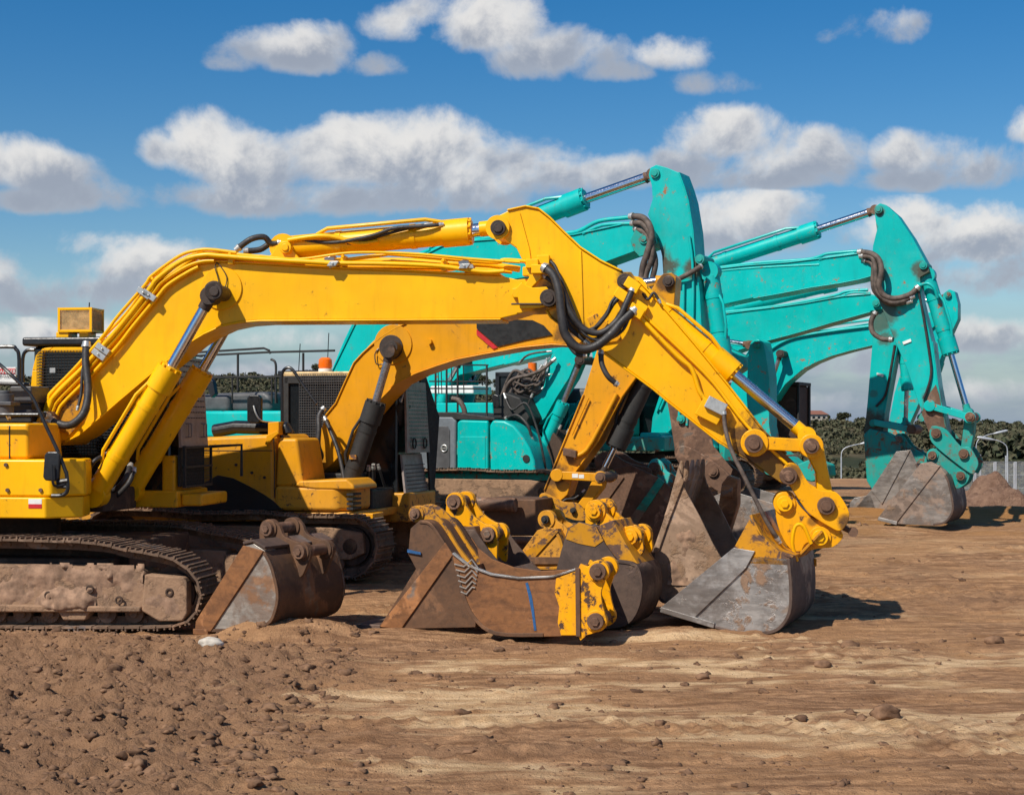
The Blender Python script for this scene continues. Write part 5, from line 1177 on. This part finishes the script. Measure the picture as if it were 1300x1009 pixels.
    o=panel_side(P,P.root,'shank','rust_orange',[(893,700),(899,668),(912,640),(916,614),(924,603),(936,608),(936,640),(926,672),(914,705),(905,740)],-.07,.09,.015)
    panel_side(P,P.root,'tip_holder','rust_orange',[(914,630),(916,616),(930,618),(930,632)],-.1,.12,.01)
    panel_side(P,P.root,'foot','rust_brown',[(888,700),(915,700),(925,790),(885,790)],-.09,.11,.02)
    # 10 rusty blade frame in the middle background
    P=Pl('rusty_frame','rusty box shaped blade frame with a round bar lying behind the yellow eared bucket','attachment',645,21.5,20)
    o=panel_side(P,P.root,'box','rust_brown',[(614,680),(614,632),(680,634),(680,680)],-.3,.5,.02)
    panel_side(P,P.root,'lower_box','rust_brown',[(606,740),(606,690),(680,690),(684,740)],-.35,.5,.02)
    g=MB(); g.tube([P.L(600,639,-.45),P.L(655,641,-.45)],.09,16); g.tube([P.L(600,684,-.45),P.L(686,686,-.45)],.05,12); g.outs('round_bar',M['pin_rust'],P.root,.01)
    g=MB(); p=P.L(600,665,-.4); g.torus((p.x,-.4,p.z),(.3,1,0),.13,.03); g.out('ring',M['pin_rust'],P.root)
loose_buckets()
# ================================================================== ground, sky, light, camera
def axis(segs):
    out=[]
    for a,b,s in segs:
        n=max(1,int(round((b-a)/s))); out+= [a+(b-a)*i/n for i in range(n)]
    out.append(segs[-1][1]); return np.array(out)
def ground():
    ys=axis([(2,8,.3),(8,19,.035),(19,26,.06),(26,36,.12),(36,60,.6),(60,130,3),(130,1000,14),(1000,4000,250)])
    xs=axis([(-3000,-700,230),(-700,-60,16),(-60,-14,2),(-14,-8,.15),(-8,9,.04),(9,14,.12),(14,60,2),(60,700,16),(700,3000,230)])
    X,Y=np.meshgrid(xs,ys); Z=base_h(X,Y)
    near=1-sst(30,45,Y)
    px=CX+F*X/np.maximum(Y,1)
    rough=(1-sst(-2.4,-.9,X+.35*(fbm(X*.8,Y*.8,3,3)-.5)*4))*(1-sst(15.6,17.2,Y))
    rough=np.maximum(rough,.55*sst(.55,.7,fbm(X*.35,Y*1.1,3,21)))
    n1=fbm(X*1.1,Y*3.2,4,1)-.47; n2=fbm(X*7,Y*9,5,2)-.47; n3=fbm(X*26,Y*26,2,9)-.37; rid=1-abs(fbm(X*3.1,Y*4.2,4,31)-.47)*5
    tr=0
    for (yc,sl) in ((14.4,.03),(12.05,-.05),(20.3,.02),(23.8,.0),(11.0,.06)):
        dd=Y-yc-sl*X; band=sst(.36,.28,abs(dd)); tr=tr+band*sst(.42,.56,fbm(X*.5+yc,Y*.8,3,71))*(sst(.1,.5,np.sin((X+.06*np.sin(dd*5))*2*np.pi/.19))-.5)
    crumb=sst(.52,.75,vnoise(X*9+vnoise(X*3,Y*3,8)*3,Y*9,51))*(.5+vnoise(X*24,Y*24,52))+.6*sst(.6,.8,vnoise(X*19,Y*19,53)); crumb2=sst(.62,.85,vnoise(X*11,Y*11,54))*sst(.5,.62,fbm(X*.7,Y*2.2,3,58))
    lump=np.maximum(fbm(X*6,Y*6,4,77)-.5,0)
    Z=Z+near*(n1*.10+n2*.035*(.4+.9*rough)+n3*.018*(.6+1.3*rough)+rough*(lump*.16+np.clip(rid,0,1)*.018+crumb*.05)+(1-rough)*(crumb2*.03+tr*.022))
    ruts=np.sin((Y+.14*X+fbm(X*.3,Y*.3,2,8)*2)*9.0)
    Z=Z+near*(1-rough)*ruts*.012*sst(.45,.6,fbm(X*.4,Y*1.2,3,14))
    def hill(cx,cy,rx,ry,h,s):
        d=((X-cx)/rx)**2+((Y-cy)/ry)**2
        return h*np.clip(1-d,0,1)**1.1*(.6+.8*fbm(X*2.2,Y*2.2,4,s))
    # low ridge of sandy spoil on the right and a mound behind it, small heaps against the buckets
    Z=Z+hill(10.2,31.5,6.5,1.5,.16,4)+hill(5.0,28.0,2.6,.9,.10,41)
    Z=Z+hill(-2.3,16.9,.8,.35,.16,42)+hill(-1.9,17.0,1.6,.5,.08,43)+hill(1.6,17.0,1.2,.3,.07,44)+hill(-5.2,16.4,2.6,.6,.10,45)
    me=bpy.data.meshes.new('ground'); ny,nx=X.shape
    me.vertices.add(nx*ny); me.vertices.foreach_set('co',np.stack([X,Y,Z],-1).astype(np.float32).ravel())
    idx=np.arange(nx*ny).reshape(ny,nx); q=np.stack([idx[:-1,:-1],idx[:-1,1:],idx[1:,1:],idx[1:,:-1]],-1).reshape(-1,4)
    me.loops.add(q.size); me.loops.foreach_set('vertex_index',q.astype(np.int32).ravel())
    me.polygons.add(len(q)); me.polygons.foreach_set('loop_start',(np.arange(len(q))*4).astype(np.int32)); me.polygons.foreach_set('loop_total',np.full(len(q),4,np.int32))
    me.update(calc_edges=True); me.shade_smooth()
    sand=sst(.50,.60,fbm(X*.32+3,Y*1.9,4,55)+.10*(fbm(X*2,Y*9,3,56)-.5))*(1-rough*.9)*sst(-2.8,-.8,X)*(1-sst(17,21,Y)*.75)
    for (cx,cy,rx,ry) in ((-.9,13.3,1.7,.28),(1.6,13.9,2.6,.25),(0.2,15.3,2.0,.2),(3.2,12.4,2.2,.3),(4.9,15.5,1.6,.25),(-.4,12.6,1.2,.22)):
        d=((X-cx)/rx)**2+((Y-cy+.06*np.sin(X*3))/ry)**2; sand=np.maximum(sand,.95*sst(1.2,.2,d+(fbm(X*2.5,Y*8,4,66)-.5)*1.6)*(1-.5*rough))
    sand=sand*sst(.33,.55,fbm(X*2.4+9,Y*5.5,4,87))*.92
    orange=np.clip(sst(26,29,Y)*(1-sst(34,36,Y))*sst(2,5,X)*sst(.35,.6,fbm(X*.9,Y*1.5,4,91)),0,1)
    a=me.attributes.new('sand','FLOAT','POINT'); a.data.foreach_set('value',sand.astype(np.float32).ravel())
    a=me.attributes.new('orange','FLOAT','POINT'); a.data.foreach_set('value',orange.astype(np.float32).ravel())
    a=me.attributes.new('rough','FLOAT','POINT'); a.data.foreach_set('value',rough.astype(np.float32).ravel())
    t=NT('bare_earth'); g=t.n('ShaderNodeNewGeometry').outputs[0]
    A=lambda n_: t.n('ShaderNodeAttribute',attribute_name=n_).outputs['Fac']
    sd,orr,ro=A('sand'),A('orange'),A('rough')
    f1=t.noise(g,9,8,.7); f2=t.noise(t.mapv(g,(1.2,7,1)),1.3,8,.65); f3=t.noise(g,45,5,.7); f4=t.noise(g,.5,5,.6)
    c=t.mix(t.rng(f2,.32,.68),(.215,.108,.052),(.53,.30,.155))
    c=t.mix(t.math('MULTIPLY',t.rng(f1,.4,.62),.45),c,(.15,.076,.04))
    c=t.mix(t.math('MULTIPLY',t.rng(f4,.45,.6),.35),c,(.50,.27,.12))
    c=t.mix(t.math('MULTIPLY',ro,.75),c,t.mix(f1,(.15,.080,.044),(.37,.215,.125)))
    c=t.mix(t.math('MULTIPLY',sd,t.rng(t.math('ADD',f1,t.math('MULTIPLY',f2,.7)),.55,.95,.35,.95)),c,t.mix(t.rng(f2,.3,.7),(.55,.34,.165),(.78,.56,.33)))
    c=t.mix(t.math('MULTIPLY',orr,.8),c,t.mix(f1,(.26,.115,.03),(.42,.21,.07)))
    Yp=t.n('ShaderNodeSeparateXYZ',{0:g}).outputs[1]
    far=t.rng(Yp,60,110); fn=t.noise(g,.03,6,.6); fn2=t.noise(g,.25,6,.65)
    fc=t.mix(t.rng(fn,.4,.6),(.035,.04,.018),(.10,.08,.045)); fc=t.mix(t.math('MULTIPLY',t.rng(fn2,.45,.6),.5),fc,(.02,.025,.012))
    c=t.mix(far,c,fc)
    h=t.math('ADD',t.math('MULTIPLY',f1,.9),t.math('MULTIPLY',f3,.6))
    me.materials.append(t.bsdf(c,.9,0,h,1.0,.045,spec=.15))
    o=bpy.data.objects.new('ground',me); col.objects.link(o); o['kind']='structure'
    return X,Y,Z,xs,ys
GX,GY,GZ,gxs,gys=ground()
def surf(x,y):
    i=np.searchsorted(gxs,x)-1; j=np.searchsorted(gys,y)-1
    i=min(max(i,0),len(gxs)-2); j=min(max(j,0),len(gys)-2)
    tx=(x-gxs[i])/(gxs[i+1]-gxs[i]); ty=(y-gys[j])/(gys[j+1]-gys[j])
    return float((GZ[j,i]*(1-tx)+GZ[j,i+1]*tx)*(1-ty)+(GZ[j+1,i]*(1-tx)+GZ[j+1,i+1]*tx)*ty)

def ico(sub):
    b=bmesh.new(); bmesh.ops.create_icosphere(b,subdivisions=sub,radius=1); b.verts.ensure_lookup_table()
    v=np.array([x.co[:] for x in b.verts]); f=np.array([[q.index for q in x.verts] for x in b.faces]); b.free(); return v,f
def soup(name,items,mat,smooth=False):
    """items: list of (verts Nx3, tris Mx3)"""
    V=[];T=[];o=0
    for v,f in items: V.append(v); T.append(f+o); o+=len(v)
    V=np.concatenate(V).astype(np.float32); T=np.concatenate(T).astype(np.int32)
    me=bpy.data.meshes.new(name); me.vertices.add(len(V)); me.vertices.foreach_set('co',V.ravel())
    me.loops.add(T.size); me.loops.foreach_set('vertex_index',T.ravel()); k=T.shape[1]
    me.polygons.add(len(T)); me.polygons.foreach_set('loop_start',(np.arange(len(T))*k).astype(np.int32)); me.polygons.foreach_set('loop_total',np.full(len(T),k,np.int32))
    me.update(calc_edges=True)
    if smooth: me.shade_smooth()
    me.materials.append(mat); ob=bpy.data.objects.new(name,me); col.objects.link(ob); return ob
rs=np.random.RandomState(5)
def clods():
    t=NT('earth_clod'); g=t.n('ShaderNodeNewGeometry').outputs[0]; n=t.noise(g,6,6,.7); n2=t.noise(g,60,4,.7)
    m=t.bsdf(t.mix(t.rng(n,.3,.7),(.085,.046,.028),(.27,.155,.09)),.95,0,n2,.6,.006,spec=.15); M['earth_clod']=m
    I=[ico(1),ico(2)]; it=[]
    k=0
    while k<7500:
        Y=rs.uniform(9.6,30)**1.0; 
        if rs.rand()<.6: Y=rs.uniform(9.6,17)
        px=rs.uniform(-60,1360); X=(px-CX)*Y/F
        w=1.0 if (X<-1.4 and Y<17) else .10
        if fbm(np.array(X*.5),np.array(Y*1.4),3,19)>.52: w+=.3
        if rs.rand()>w: continue
        k+=1
        s=.006+.034*rs.rand()**8 + (.020*rs.rand()**5 if (X<-1.4 and Y<17) else 0)
        if Y>19: s*=1.3
        v,f=I[1] if s>.03 else I[0]
        d=1+1.1*(rs.rand(len(v))-.5)
        v2=v*d[:,None]*s*np.array([rs.uniform(.8,1.5),rs.uniform(.8,1.4),rs.uniform(.55,.95)])
        a=rs.uniform(0,6.28); ca,sa=math.cos(a),math.sin(a); v2=v2@np.array([[ca,sa,0],[-sa,ca,0],[0,0,1]])
        it.append((v2+np.array([X,Y,surf(X,Y)-s*.05]),f))
    o=soup('loose_clods',it,m); tag(o,'loose clods and crumbs of brown earth scattered over the churned ground','loose earth',kind='stuff')
clods()
def rocks():
    for px,py,s,mt,lab in ((268,823,.085,'white_paint','pale flat stone lying in front of the left rusty bucket'),(1079,822,.075,'earth_clod','lone dark clod right of the big near bucket, lower one of the pair'),(1045,849,.06,'earth_clod','lone dark clod below the near bucket on pale ground'),(892,862,.05,'earth_clod','small brown clod on the bare strip beneath the near bucket toe'),(1262,816,.08,'earth_clod','brown clod near the right edge of the picture'),(1125,912,.09,'earth_clod','flat dark clod at the bottom right foreground')):
        z=0.0; Y=15.
        for _ in range(8): Y=(EYE-z)*F/(py-YH); X=(px-CX)*Y/F; z=surf(X,Y)
        v,f=ico(3); n=fbm(v[:,0]*1.7+px,v[:,1]*1.7+v[:,2]*2.3,4,3)
        v=v*(.65+.75*n)[:,None]*s*np.array([1.3,1.0,.7])
        o=soup('stone' if mt=='white_paint' else 'earth_clod',[(v,f)],M['pale_stone'] if mt=='white_paint' else M[mt],True); o.location=(X,Y,z+s*.3); tag(o,lab,'stone' if mt=='white_paint' else 'clod',None if mt=='white_paint' else 'single larger clods')
plain('pale_stone',(.5,.45,.38),.85,0,.2,12,.4)
rocks()

def mound():
    n=90; t=np.linspace(-1,1,n); U,V=np.meshgrid(t,t); d=np.sqrt(U*U+V*V); 
    cx,cy=13.5,47.5
    X=cx+.3+U*3.3*(1+.12*np.sin(V*5+1)); Y=cy+V*2.6; b=-2.3
    H=np.clip(1-d**1.5,0,1)*2.95*(.70+.60*fbm(U*3+5,V*3,4,12))+ (fbm(U*14,V*14,4,6)-.5)*.2
    Z=b+H
    idx=np.arange(n*n).reshape(n,n); q=np.stack([idx[:-1,:-1],idx[:-1,1:],idx[1:,1:],idx[1:,:-1]],-1).reshape(-1,4)
    t_=NT('mound_earth'); g=t_.n('ShaderNodeNewGeometry').outputs[0]; a=t_.noise(g,3,8,.7); c_=t_.noise(g,14,5,.7)
    m=t_.bsdf(t_.mix(t_.rng(a,.3,.7),(.16,.09,.06),(.30,.185,.125)),.95,0,c_,.9,.1,spec=.15)
    o=soup('earth_mound',[(np.stack([X,Y,Z],-1).reshape(-1,3),q)],m,True); tag(o,'heap of brown earth in front of the mesh fence on the right','earth mound')
mound()

# ---------------- distant wood, trees, houses, fence, lamps
def leafmat(name,a,b,c):
    t=NT(name); g=t.n('ShaderNodeNewGeometry').outputs[0]; n=t.noise(g,.05,5,.6); n2=t.noise(g,.6,4,.6)
    cc=t.mix(t.rng(n,.35,.65),a,b); cc=t.mix(t.math('MULTIPLY',t.rng(n2,.4,.65),.5),cc,c); M[name]=t.bsdf(cc,.8,spec=.2); return M[name]
leafmat('gum_foliage',(.05,.06,.032),(.098,.094,.052),(.15,.115,.072))
leafmat('skyline_foliage',(.030,.038,.018),(.055,.055,.028),(.085,.075,.04))
plain('bark',(.09,.07,.055),.85,0,.3,3,.4)
def clump(c,r,n,rs_=rs,leaf=.35,flat=.75):
    """n leaf cluster triangles/quads through an ellipsoid of radius r"""
    d=rs_.normal(size=(n,3)); d/=np.linalg.norm(d,axis=1)[:,None]; rad=rs_.rand(n)**.45
    p=c+d*rad[:,None]*r*np.array([1,1,flat])
    a=rs_.normal(size=(n,3)); a/=np.linalg.norm(a,axis=1)[:,None]; b=np.cross(a,rs_.normal(size=(n,3))); b/=np.linalg.norm(b,axis=1)[:,None]
    s=(leaf*(.6+.8*rs_.rand(n)))[:,None]
    v=np.stack([p-a*s-b*s*.6,p+a*s-b*s*.7,p+a*s*.6+b*s,p-a*s*.7+b*s*.7],1).reshape(-1,3)
    return v,np.arange(4*n).reshape(-1,4)
def woodland():
    it=[]; v0,f0=ico(1)
    for k in range(10500):
        Y=(rs.uniform(330,860) if k<8000 else rs.uniform(130,380)) if k>1500 else rs.uniform(780,880)
        px=rs.uniform(-80,1380); X=(px-CX)*Y/F
        if fbm(np.array(X*.012),np.array(Y*.009),3,17)>(.60 if Y<780 else .8): continue
        z=gz(X,Y); s=rs.uniform(.9,2.0)*(.35+.65*min(Y,600)/600)
        if Y>780: s*=rs.uniform(.5,1)
        for j in range(2):
            c=np.array([X+rs.normal()*s*.8,Y+rs.normal()*s*.8,z+s*(.35+.4*j)])
            it.append(clump(c,s*rs.uniform(.7,1.1),26,leaf=.26*s,flat=.7))
    o=soup('distant_wood',it,M['gum_foliage']); tag(o,'dark wooded hillside far behind the machines','woodland',kind='stuff')
woodland()
def tree(px,ytop,hm,spread,D,lab,lobes=7,mat='skyline_foliage',grp='trees on the far skyline',name='gum_tree'):
    X=(px-CX)*D/F; ztop=EYE-(ytop-YH)*D/F; z0=gz(X,D); h=max(ztop-z0,3.2); hm=h
    rt=empty(name,(X,D,z0)); tag(rt,lab,'tree',grp)
    b=MB(); top=Vector((rs.normal()*.4,0,h*.72)); b.tube([Vector((0,0,-.3)),Vector((.3,0,h*.3)),top],.3,8,3,rs=None); 
    its=[]
    for k in range(lobes):
        a=rs.uniform(0,6.28); q=rs.uniform(.15,1); c=np.array([math.cos(a)*spread*.62*q,math.sin(a)*spread*.5*q,h-hm*.30-rs.uniform(0,.35)*hm*(q)])
        b.tube([Vector((.3,0,h*.35)),Vector((c[0]*.5,c[1]*.5,(c[2]+h*.35)/2)),Vector(c)],.12,6)
        its.append(clump(c,spread*rs.uniform(.3,.48),150,leaf=.42*spread/6))
    b.out('trunk',M['bark'],rt)
    o=soup('crown',its,M[mat]); o.parent=rt
for i,(px,yt,h,s,lab) in enumerate([
    (318,469,7,3.8,'small round tree on the skyline between the black railing posts'),
    (296,476,5,3,'low tree on the skyline at the left end of the black railing'),
    (352,475,5,3.4,'low bushy tree on the skyline left of the mesh cab guard'),
    (405,455,11,5.5,'tall round tree on the skyline behind the orange beacon'),
    (388,466,8,5,'round dark tree on the skyline just left of the tree by the orange beacon'),
    (612,470,9,5,'dark tree on the skyline behind the teal railings'),
    (632,476,6,4,'low tree on the skyline just right of the tree behind the teal railings'),
    (1030,523,6,4,'reddish brown tree beside the house on the hill'),
    (1047,519,8,4.5,'tree on the hilltop just right of the house with the tiled roof'),
    (1070,518,10,5,'tall flat topped tree on the hilltop left of the teal stick'),
    (1094,526,8,4.5,'low wide tree on the hilltop touching the teal stick'),
    (1150,528,8,5,'tree on the skyline between two teal sticks'),
    (1168,533,7,5,'dark tree on the skyline left of the rightmost bucket linkage'),
    (1252,531,10,4.5,'tallest tree on the skyline right of the rightmost bucket linkage'),
    (1272,536,7,5,'round tree on the skyline near the right edge'),
    (1292,539,7,5,'round tree on the skyline at the right edge'),
    (1236,543,6,4,'low tree on the skyline directly above the left end of the mesh fence')]):
    tree(px,yt,h,s,820+8*(i%4),lab)
tree(1052,555,11,7,420,'lighter green rounded tree below the hilltop left of the teal stick',9,'gum_foliage','trees on the hillside')
tree(1285,560,13,9,330,'broad dark tree above the mesh fence at the right edge',9,'gum_foliage','trees on the hillside')
tree(1215,566,12,8,340,'broad dark tree behind the left end of the mesh fence',9,'gum_foliage','trees on the hillside')

def house(px,yb,wpx,D,roofc,lab,lh=3.0):
    X=(px-CX)*D/F; z=gz(X,D); zb=EYE-(yb-YH)*D/F; wd=wpx*D/F
    r=empty('house',(X,D-8,zb-.0),.3); tag(r,lab,'house','houses on the hill')
    b=MB(); b.box(-wd/2,wd/2,-3,3,-6,lh); b.out('wall',M[roofc[1]],r,.05)
    b=MB(); w=wd/2+.5
    v=[b.bm.verts.new(p) for p in ((-w,-3.5,lh),(w,-3.5,lh),(w,3.5,lh),(-w,3.5,lh),(-w+2.2,0,lh+1.9),(w-2.2,0,lh+1.9))]
    for f in ((0,1,5,4),(1,2,5),(2,3,4,5),(3,0,4),(3,2,1,0)): b.face([v[k] for k in f])
    b.out('roof',M[roofc[0]],r,flat=True)
    for x in (-wd*.3,0,wd*.3):
        b=MB(); b.box(x-.7,x+.7,-3.05,-2.98,1.0,2.1); b.out('window',M['glass_dark'],r)
plain('roof_tile',(.22,.09,.06),.8); plain('render_wall',(.50,.44,.36),.8); plain('grey_roof',(.3,.29,.28),.7)
house(1032,534,24,800,('roof_tile','render_wall'),'small house with a red brown tiled roof on the hilltop')
house(1095,545,15,790,('grey_roof','render_wall'),'pale low house on the hill beside the teal stick',2.2)
def lamp(px0,ybase,pts,D,lab):
    X=(px0-CX)*D/F; z=gz(X,D); r=empty('street_lamp',(X,D,z)); tag(r,lab,'street lamp','street lamps in the valley')
    q=[Vector(((x-px0)*D/F,0,EYE-(y-YH)*D/F-z)) for x,y in pts]
    b=MB(); b.tube([Vector((0,0,-.2)),q[0]],.09,8,rs=[.07,.045]); b.out('pole',M['galvanised'],r)
    b=MB(); b.tube(q,.032,8,4); b.out('arm',M['galvanised'],r)
    e=q[-1]; d=(q[-1]-q[-2]).normalized(); b=MB(); b.tube([e-d*.1,e+d*.15,e+d*.8,e+d*.95],.13,8,rs=[.04,.09,.10,.04]); b.out('lamp_head',M['galvanised'],r)
lamp(1068,600,[(1068,580),(1069,573),(1074,568),(1084,565),(1094,563)],110,'street lamp with its arm pointing right, left of the teal sticks')
lamp(1239,600,[(1239,575),(1240,562),(1245,556),(1254,552),(1263,550)],118,'street lamp with its arm pointing right, beside the rightmost linkage')
lamp(1279,620,[(1279,575),(1278,567),(1273,562),(1266,559),(1260,558)],100,'street lamp with its arm pointing left, in front of the mesh fence')
def fence():
    D=78.; X0=(1212-CX)*D/F; X1=(1340-CX)*D/F; zt=EYE-(586-YH)*D/F; zb=gz((1270-CX)*D/F,D)-.2
    r=empty('mesh_fence',(X0,D,zb)); tag(r,'galvanised temporary mesh fence behind the earth heap on the right','fence')
    h=zt-zb; n=5; wd=(X1-X0)/n
    for i in range(n):
        a=i*wd+.04; c=(i+1)*wd-.04
        b=MB(); b.tube([(a,0,0),(a,0,h),(c,0,h),(c,0,0)],.045,6); b.tube([(a,0,h*.5),(c,0,h*.5)],.03,6); b.out('panel_frame',M['galvanised'],r)
        b=MB()
        for k in range(1,20): b.tube([(a+(c-a)*k/20,0,.1),(a+(c-a)*k/20,0,h)],.008,4,cap=False)
        for k in range(1,9): b.tube([(a,0,h*k/9),(c,0,h*k/9)],.008,4,cap=False)
        b.out('wire_mesh',M['galvanised'],r,flat=True)
    b=MB(); b.box(wd*2.4,n*wd,-.03,-.01,0,h*.30); b.out('shade_cloth',M['shade_cloth'],r)
    for i in range(4):
        b=MB(); b.tube([(wd*(.2+i*1.3),.8,0),(wd*(.2+i*1.3),.8,h+rs.uniform(.0,.5))],.05,6); b.out('post',M['galvanised'],r)
fence()

# ---------------- sky with cumulus, sun
EL,AZX,AZY=47.,.66,.75     # light travels towards +x,+y (right and away)
def world():
    t=NT('World',True); w=t.id; scn.world=w
    sky=t.n('ShaderNodeTexSky',sky_type='NISHITA',sun_disc=False,sun_elevation=R(EL),sun_rotation=math.atan2(-AZX,-AZY),air_density=1.0,dust_density=.3,ozone_density=2.5,altitude=300)
    g=t.n('ShaderNodeTexCoord').outputs['Generated']; s=t.n('ShaderNodeSeparateXYZ',{0:g})
    az=t.math('ARCTAN2',s.outputs[0],s.outputs[1]); el=t.math('ARCSINE',s.outputs[2])
    # cloud field in azimuth / elevation
    def ae(px,py):
        x=(px-CX)/F; z=(YH-py)/F; return math.atan2(x,1), math.atan2(z,math.sqrt(1+x*x))
    base=t.n('ShaderNodeCombineXYZ',{0:az,1:el,2:0.0}).outputs[0]
    n1=t.noise(base,15,14,.60,.2); n1b=t.noise(t.mapv(base,loc=(.006,-.011,0)),15,14,.60,.2); n2=t.noise(base,52,7,.60,.1)
    clus=[((30,98),[(358,68,78,32,1),(300,82,34,16,.7),(405,72,40,26,.8)]),
     ((0,112),[(505,34,36,24,.75),(545,22,40,20,.6),(625,40,75,42,1.1),(700,72,86,38,1.1),(765,92,46,18,.8),(478,86,34,14,.5)]),
     ((180,275),[(-5,210,70,34,1.1),(60,222,70,34,1.1),(115,250,62,28,1.0),(30,258,90,18,.8)]),
     ((150,290),[(262,192,68,46,1.25),(215,195,34,30,.9),(330,215,80,48,1.15),(440,205,110,50,1.25),(545,200,90,52,1.2),(600,225,120,48,1.1),(700,225,90,36,1.0),(770,222,60,28,.9),(400,255,180,28,1.0),(540,252,150,24,.85)]),
     ((145,250),[(935,180,75,40,1.15),(1000,205,90,42,1.1),(880,215,60,26,.8),(960,228,110,22,.9)]),
     ((172,248),[(1180,198,70,32,1.1),(1240,215,84,34,1.1),(1300,170,26,22,.7),(1200,228,90,20,.9)]),
     ((12,60),[(1115,35,44,20,.42),(1035,48,22,11,.4),(1150,28,24,12,.35)]),
     ((248,330),[(960,272,85,36,.95),(885,295,80,34,.8),(1010,300,70,26,.7)]),
     ((275,380),[(1240,312,95,46,1.1),(1150,292,70,34,.8),(1290,350,80,36,.95),(1190,352,100,26,.8)]),
     ((300,400),[(110,370,95,26,.75),(180,338,85,32,.85),(130,312,60,22,.6),(10,352,45,30,.6),(60,385,90,22,.6)]),
     ((395,470),[(1220,432,130,26,.75),(1060,392,90,24,.55),(1100,462,130,20,.55)]),
     ((480,530),[(1270,500,110,18,.6),(1060,512,90,14,.45)]),
     ((415,500),[(330,430,60,16,.38),(700,440,120,24,.5),(60,430,120,24,.5),(350,478,150,14,.4)]),
     ((60,120),[(860,70,50,14,.25),(925,108,34,11,.22)])]
    m=None; sh=None
    for (yt,yb),bl in clus:
        g_=None
        for (cx,cy,rx,ry,st) in bl:
            a,e=ae(cx,cy); ra=rx*1.0/F; re=ry*1.0/F
            dx=t.math('MULTIPLY',t.math('SUBTRACT',az,a),1/ra); dy=t.math('MULTIPLY',t.math('SUBTRACT',el,e),1/re)
            dyb=t.math('MAXIMUM',dy,t.math('MULTIPLY',dy,-1.5))
            v=t.math('MULTIPLY',t.math('SUBTRACT',1.35,t.math('ADD',t.math('MULTIPLY',dx,dx),t.math('MULTIPLY',dyb,dyb))),st)
            v=t.math('MAXIMUM',v,-3)
            g_=v if g_ is None else t.math('SMOOTH_MAX',g_,v,c=.45)
        e1=ae(650,yt)[1]; e0=ae(650,yb)[1]
        h=t.math('MULTIPLY',t.math('SUBTRACT',el,(e0+e1)/2),2/(e1-e0))
        if m is None: m=g_; sh=h
        else:
            k=t.rng(t.math('SUBTRACT',g_,m),-.6,.6)
            sh=t.math('ADD',t.math('MULTIPLY',sh,t.math('SUBTRACT',1,k)),t.math('MULTIPLY',h,k))
            m=t.math('MAXIMUM',m,g_)
    # clouds elsewhere round the sky, so that light and reflections are not one sided
    fb=t.noise(g,3.2,9,.6,.3); away=t.rng(t.math('ABSOLUTE',az,0),.42,.6)
    m2=t.math('MULTIPLY',t.math('SUBTRACT',fb,.56),9)
    m=t.math('ADD',t.math('MULTIPLY',m,t.math('SUBTRACT',1,away)),t.math('MULTIPLY',m2,away))
    dens=t.math('ADD',t.math('ADD',t.math('MULTIPLY',m,.76),.06),t.math('ADD',t.math('MULTIPLY',t.math('SUBTRACT',n1,.5),4.6),t.math('MULTIPLY',t.math('SUBTRACT',n2,.5),.45)))
    alpha=t.rng(dens,-.1,.9)
    rel=t.math('MULTIPLY',t.math('SUBTRACT',n1b,n1),4.5)
    lit=t.rng(t.math('ADD',t.math('ADD',sh,rel),t.math('MULTIPLY',t.math('SUBTRACT',n2,.5),.45)),-.55,.85)
    thick=t.rng(dens,.3,1.4)
    cl=t.mix(lit,(.32,.355,.425),(.80,.775,.74))
    cl=t.mix(t.math('MULTIPLY',t.math('SUBTRACT',1,thick),.35),cl,(.50,.55,.62))
    # low thin bank of grey near the horizon
    lowb=t.rng(el,.075,-.02,0,.8)
    low=t.math('MULTIPLY',t.rng(el,.10,.01),t.rng(t.noise(t.mapv(base,(1,3.4,1)),7,9,.6,.2),.36,.64,0.25,.95))
    skyc=t.n('ShaderNodeHueSaturation',{'Saturation':1.48,'Value':1.2,'Color':sky.outputs[0],'Hue':.503}).outputs[0]
    SK=.072
    skyv=t.n('ShaderNodeVectorMath',{0:skyc,3:SK},operation='SCALE').outputs[0]
    x=t.mix(lowb,skyv,(.16,.275,.47))
    x=t.mix(t.math('MULTIPLY',low,.75),x,(.205,.262,.37))
    x=t.mix(t.math('MULTIPLY',alpha,.93),x,cl)
    bg=t.n('ShaderNodeBackground',{0:x,1:1.0}); o=t.n('ShaderNodeOutputWorld'); t.t.links.new(bg.outputs[0],o.inputs[0])
    w.cycles.sampling_method='MANUAL'; w.cycles.sample_map_resolution=1024
world()
sd=bpy.data.lights.new('sun','SUN'); sd.energy=4.9; sd.angle=R(.53); sd.color=(1,.94,.84)
so_=bpy.data.objects.new('sun',sd); col.objects.link(so_)
hz=math.hypot(AZX,AZY); so_.rotation_euler=Vector((AZX/hz*math.cos(R(EL)),AZY/hz*math.cos(R(EL)),-math.sin(R(EL)))).to_track_quat('-Z','Y').to_euler()
so_.location=(0,0,30)
cd=bpy.data.cameras.new('camera'); cd.sensor_width=36; cd.lens=36*F/1300; cd.shift_y=(YH-504.5)/1300; cd.clip_end=8000; cd.clip_start=.1
co=bpy.data.objects.new('camera',cd); col.objects.link(co); co.location=(0,0,EYE); co.rotation_euler=(math.pi/2,0,0); scn.camera=co
scn.render.engine='CYCLES'; scn.render.resolution_x=1024; scn.render.resolution_y=794
vs=scn.view_settings; vs.view_transform='Standard'; vs.look='None'; vs.exposure=.09; vs.gamma=1
